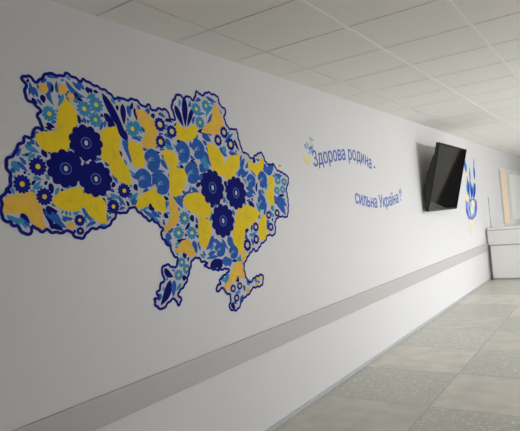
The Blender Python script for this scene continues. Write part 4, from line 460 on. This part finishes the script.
# ------------------------------------------------------------------ slogan in two arcs
def glyph(ch, size, mat):
    """one letter as a thin solid: every contour is filled on its own, counters are cut out"""
    cu = bpy.data.curves.new('glyph', 'FONT'); cu.body = ch; cu.size = 1
    cu.resolution_u = 4
    t = bpy.data.objects.new('glyph', cu); COL.objects.link(t)
    bpy.context.view_layer.update()
    dg = bpy.context.evaluated_depsgraph_get()
    cu2 = t.evaluated_get(dg).to_curve(dg, apply_modifiers=False)
    loops = []
    for sp in cu2.splines:
        pts = []
        if sp.type == 'BEZIER':
            bp = sp.bezier_points; n = len(bp)
            for k in range(n):
                a, b = bp[k], bp[(k + 1) % n]
                straight = (a.handle_right - a.co).cross(b.co - a.co).length < 1e-6 and (b.handle_left - b.co).cross(b.co - a.co).length < 1e-6
                N = 1 if straight else 5
                for s in range(N):
                    u = s / N; w = 1 - u
                    c = a.co * w ** 3 + a.handle_right * (3 * w * w * u) + b.handle_left * (3 * w * u * u) + b.co * u ** 3
                    pts.append((c.x, c.y))
        else: pts = [(q.co.x, q.co.y) for q in sp.points]
        loops.append(pts)
    bpy.data.objects.remove(t); bpy.data.curves.remove(cu)
    area_ = lambda p: sum(p[k - 1][0] * p[k][1] - p[k][0] * p[k - 1][1] for k in range(len(p))) / 2
    sign = 1 if area_(max(loops, key=lambda p: abs(area_(p)))) > 0 else -1
    def grow(p, d):
        p = [q for k, q in enumerate(p) if math.dist(q, p[k - 1]) > .008]
        o = []
        for k in range(len(p)):
            a, b, c = Vector(p[k - 1]), Vector(p[k]), Vector(p[(k + 1) % len(p)])
            e, f_ = (b - a).normalized(), (c - b).normalized()
            n1, n2 = Vector((e.y, -e.x)), Vector((f_.y, -f_.x)); m = n1 + n2
            m = m / max(.6, m.dot(n1)) if m.length > 1e-6 else n1
            o.append(b + m * d * sign)
        return o
    loops = [grow(p, .012) for p in loops]
    def winding(pt):
        w = 0
        for p in loops:
            for k in range(len(p)):
                a, b = p[k - 1], p[k]
                if (a.y > pt.y) != (b.y > pt.y) and pt.x < (b.x - a.x) * (pt.y - a.y) / (b.y - a.y) + a.x: w += 1 if b.y > a.y else -1
        return w
    vs = [v for p in loops for v in p]; es = []; base = 0
    for p in loops:
        es += [(base + k, base + (k + 1) % len(p)) for k in range(len(p))]; base += len(p)
    cv, ce, cf = delaunay_2d_cdt(vs, es, [], 0, 1e-5)[:3]
    keep = [f for f in cf if winding(sum((cv[k] for k in f), Vector((0, 0))) / len(f)) != 0]
    bm = bmesh.new(); z0, z1 = -.0006, .0006
    hi = [bm.verts.new((v.x * size, v.y * size, z1)) for v in cv]; lo = [bm.verts.new((v.x * size, v.y * size, z0)) for v in cv]
    count = {}
    for f in keep:
        bm.faces.new([hi[k] for k in f])
        for k in range(len(f)):
            e = (f[k - 1], f[k]); count.setdefault(tuple(sorted(e)), []).append(e)
    for k, v in count.items():
        if len(v) == 1: a, b = v[0]; bm.faces.new((lo[a], lo[b], hi[b], hi[a]))
    bmesh.ops.delete(bm, geom=[v for v in bm.verts if not v.link_faces], context='VERTS')
    bmesh.ops.recalc_face_normals(bm, faces=bm.faces)
    me = bpy.data.meshes.new('letter'); bm.to_mesh(me); bm.free()
    me.materials.append(mat)
    return me

def advance(ch, size):
    def width(s):
        cu = bpy.data.curves.new('glyph', 'FONT'); cu.body = s; cu.size = size
        t = bpy.data.objects.new('glyph', cu); COL.objects.link(t)
        bpy.context.view_layer.update(); wd = t.dimensions.x
        bpy.data.objects.remove(t); bpy.data.curves.remove(cu); return wd
    return width('|' + ch + '|') - width('||')

def arc_text(root, text, base, size):
    line = smooth_loop(base, 12, False)
    cum = [0]
    for a, b in zip(line, line[1:]): cum.append(cum[-1] + math.hypot(b[0] - a[0], b[1] - a[1]))
    def at(s):
        s = max(0, min(cum[-1], s))
        for i in range(len(cum) - 1):
            if s <= cum[i + 1]:
                t = (s - cum[i]) / (cum[i + 1] - cum[i]); a, b = line[i], line[i + 1]
                return Vector((a[0] + (b[0] - a[0]) * t, a[1] + (b[1] - a[1]) * t))
        return Vector(line[-1])
    adv = [advance(ch, size) for ch in text]
    k = cum[-1] / sum(adv)                       # spread letters over the whole arc
    s = 0
    for ch, a in zip(text, adv):
        if ch != ' ':
            p = at(s); q = at(s + a * k); d = (q - p).normalized()
            ang = math.atan2(d.y, d.x) * .8
            me = glyph(ch, size, M['letter'])
            # glyph plane: x -> +y along the wall, y -> up, thickness -> out of the wall
            mt = Matrix(((0, 0, 1, .0012), (1, 0, 0, p.x), (0, 1, 0, p.y), (0, 0, 0, 1))) @ Matrix.Rotation(ang, 4, 'Z') @ Matrix.Diagonal((k, 1, 1, 1))
            me.transform(mt); me.transform(Matrix.Translation((0, -root.location.y, -root.location.z)))
            o = bpy.data.objects.new('letter', me); COL.objects.link(o); o.parent = root
        s += a * k

def film_on(root, name, pts, mat, film):
    bm = bmesh.new(); add_poly(bm, pts, .0002, film.next(6e-5))
    bmesh.ops.translate(bm, verts=bm.verts, vec=(0, -root.location.y, -root.location.z))
    return link_mesh(name, bm, mat, root)

sl = thing('slogan_sign', 'blue arched wall lettering reading Здорова родина - above the second line', 'wall lettering', (0, SLOGAN1[0][0], SLOGAN1[0][1]))
arc_text(sl, 'Здорова родина -', SLOGAN1, .19)
f2 = Film(.0008)
for nm, pts, mt in ORN1: film_on(sl, nm, pts, M[mt], f2)
s2 = thing('slogan_sign', 'blue arched wall lettering reading сильна Україна ! left of the television', 'wall lettering', (0, SLOGAN2[0][0], SLOGAN2[0][1]))
arc_text(s2, 'сильна Україна !', SLOGAN2, .19)
for nm, pts, mt in ORN2: film_on(s2, nm, pts, M[mt], f2)

# ------------------------------------------------------------------ trident decal of flowers
tr = thing('trident_art', 'blue and yellow floral trident wall decal between the television and the counter', 'wall decal', (0, TRI_O[0], TRI_O[1]))
f3 = Film(.0008)
for nm, pts, mt in TRIDENT: film_on(tr, nm, pts, M[mt], f3)

# ------------------------------------------------------------------ light, camera
def area(name, loc, rot, sx, sy, power, col):
    l = bpy.data.lights.new(name, 'AREA'); l.shape = 'RECTANGLE'; l.size = sx; l.size_y = sy; l.energy = power; l.color = col
    o = bpy.data.objects.new(name, l); COL.objects.link(o); o.location = loc; o.rotation_euler = rot; return o
for (a, b), e in zip(ADDED_WINS, (440, 300)):
    area('window_daylight', (XR + .2, (a + b) / 2, (RZ0 + RZ1) / 2), (0, math.radians(90 - 62), 0), RZ1 - RZ0 - .1, b - a - .1, e, (.915, .955, 1.0))  # lamps in the added windows, tilted down to keep the upper wall dim

wd = bpy.data.worlds.new('sky'); scene.world = wd; wd.use_nodes = True
bg = wd.node_tree.nodes['Background']; bg.inputs[0].default_value = (.80, .88, 1, 1); bg.inputs[1].default_value = 1.0

FPX, YAW, PITCH, ROLL = 539.7251, -0.5884, 0.0139, -0.0899
cy_, sy_, cp_, sp_ = math.cos(YAW), math.sin(YAW), math.cos(PITCH), math.sin(PITCH)
f = Vector((sy_ * cp_, cy_ * cp_, sp_)); r = Vector((cy_, -sy_, 0)); u = r.cross(f)
r2 = math.cos(ROLL) * r + math.sin(ROLL) * u; u2 = -math.sin(ROLL) * r + math.cos(ROLL) * u
cam = bpy.data.cameras.new('camera'); co = bpy.data.objects.new('camera', cam); COL.objects.link(co)
cam.sensor_fit = 'HORIZONTAL'; cam.sensor_width = 36; cam.lens = FPX * 36 / 520; cam.clip_start = .05
co.matrix_world = Matrix(((r2.x, u2.x, -f.x, 2.185), (r2.y, u2.y, -f.y, 0), (r2.z, u2.z, -f.z, 1.4751), (0, 0, 0, 1)))
scene.camera = co

scene.view_settings.view_transform = 'Standard'; scene.view_settings.look = 'None'
scene.view_settings.gamma = 1; scene.view_settings.use_curve_mapping = False
scene.view_settings.exposure = -0.26
scene.cycles.use_denoising = True
scene.cycles.max_bounces = 10; scene.cycles.diffuse_bounces = 8
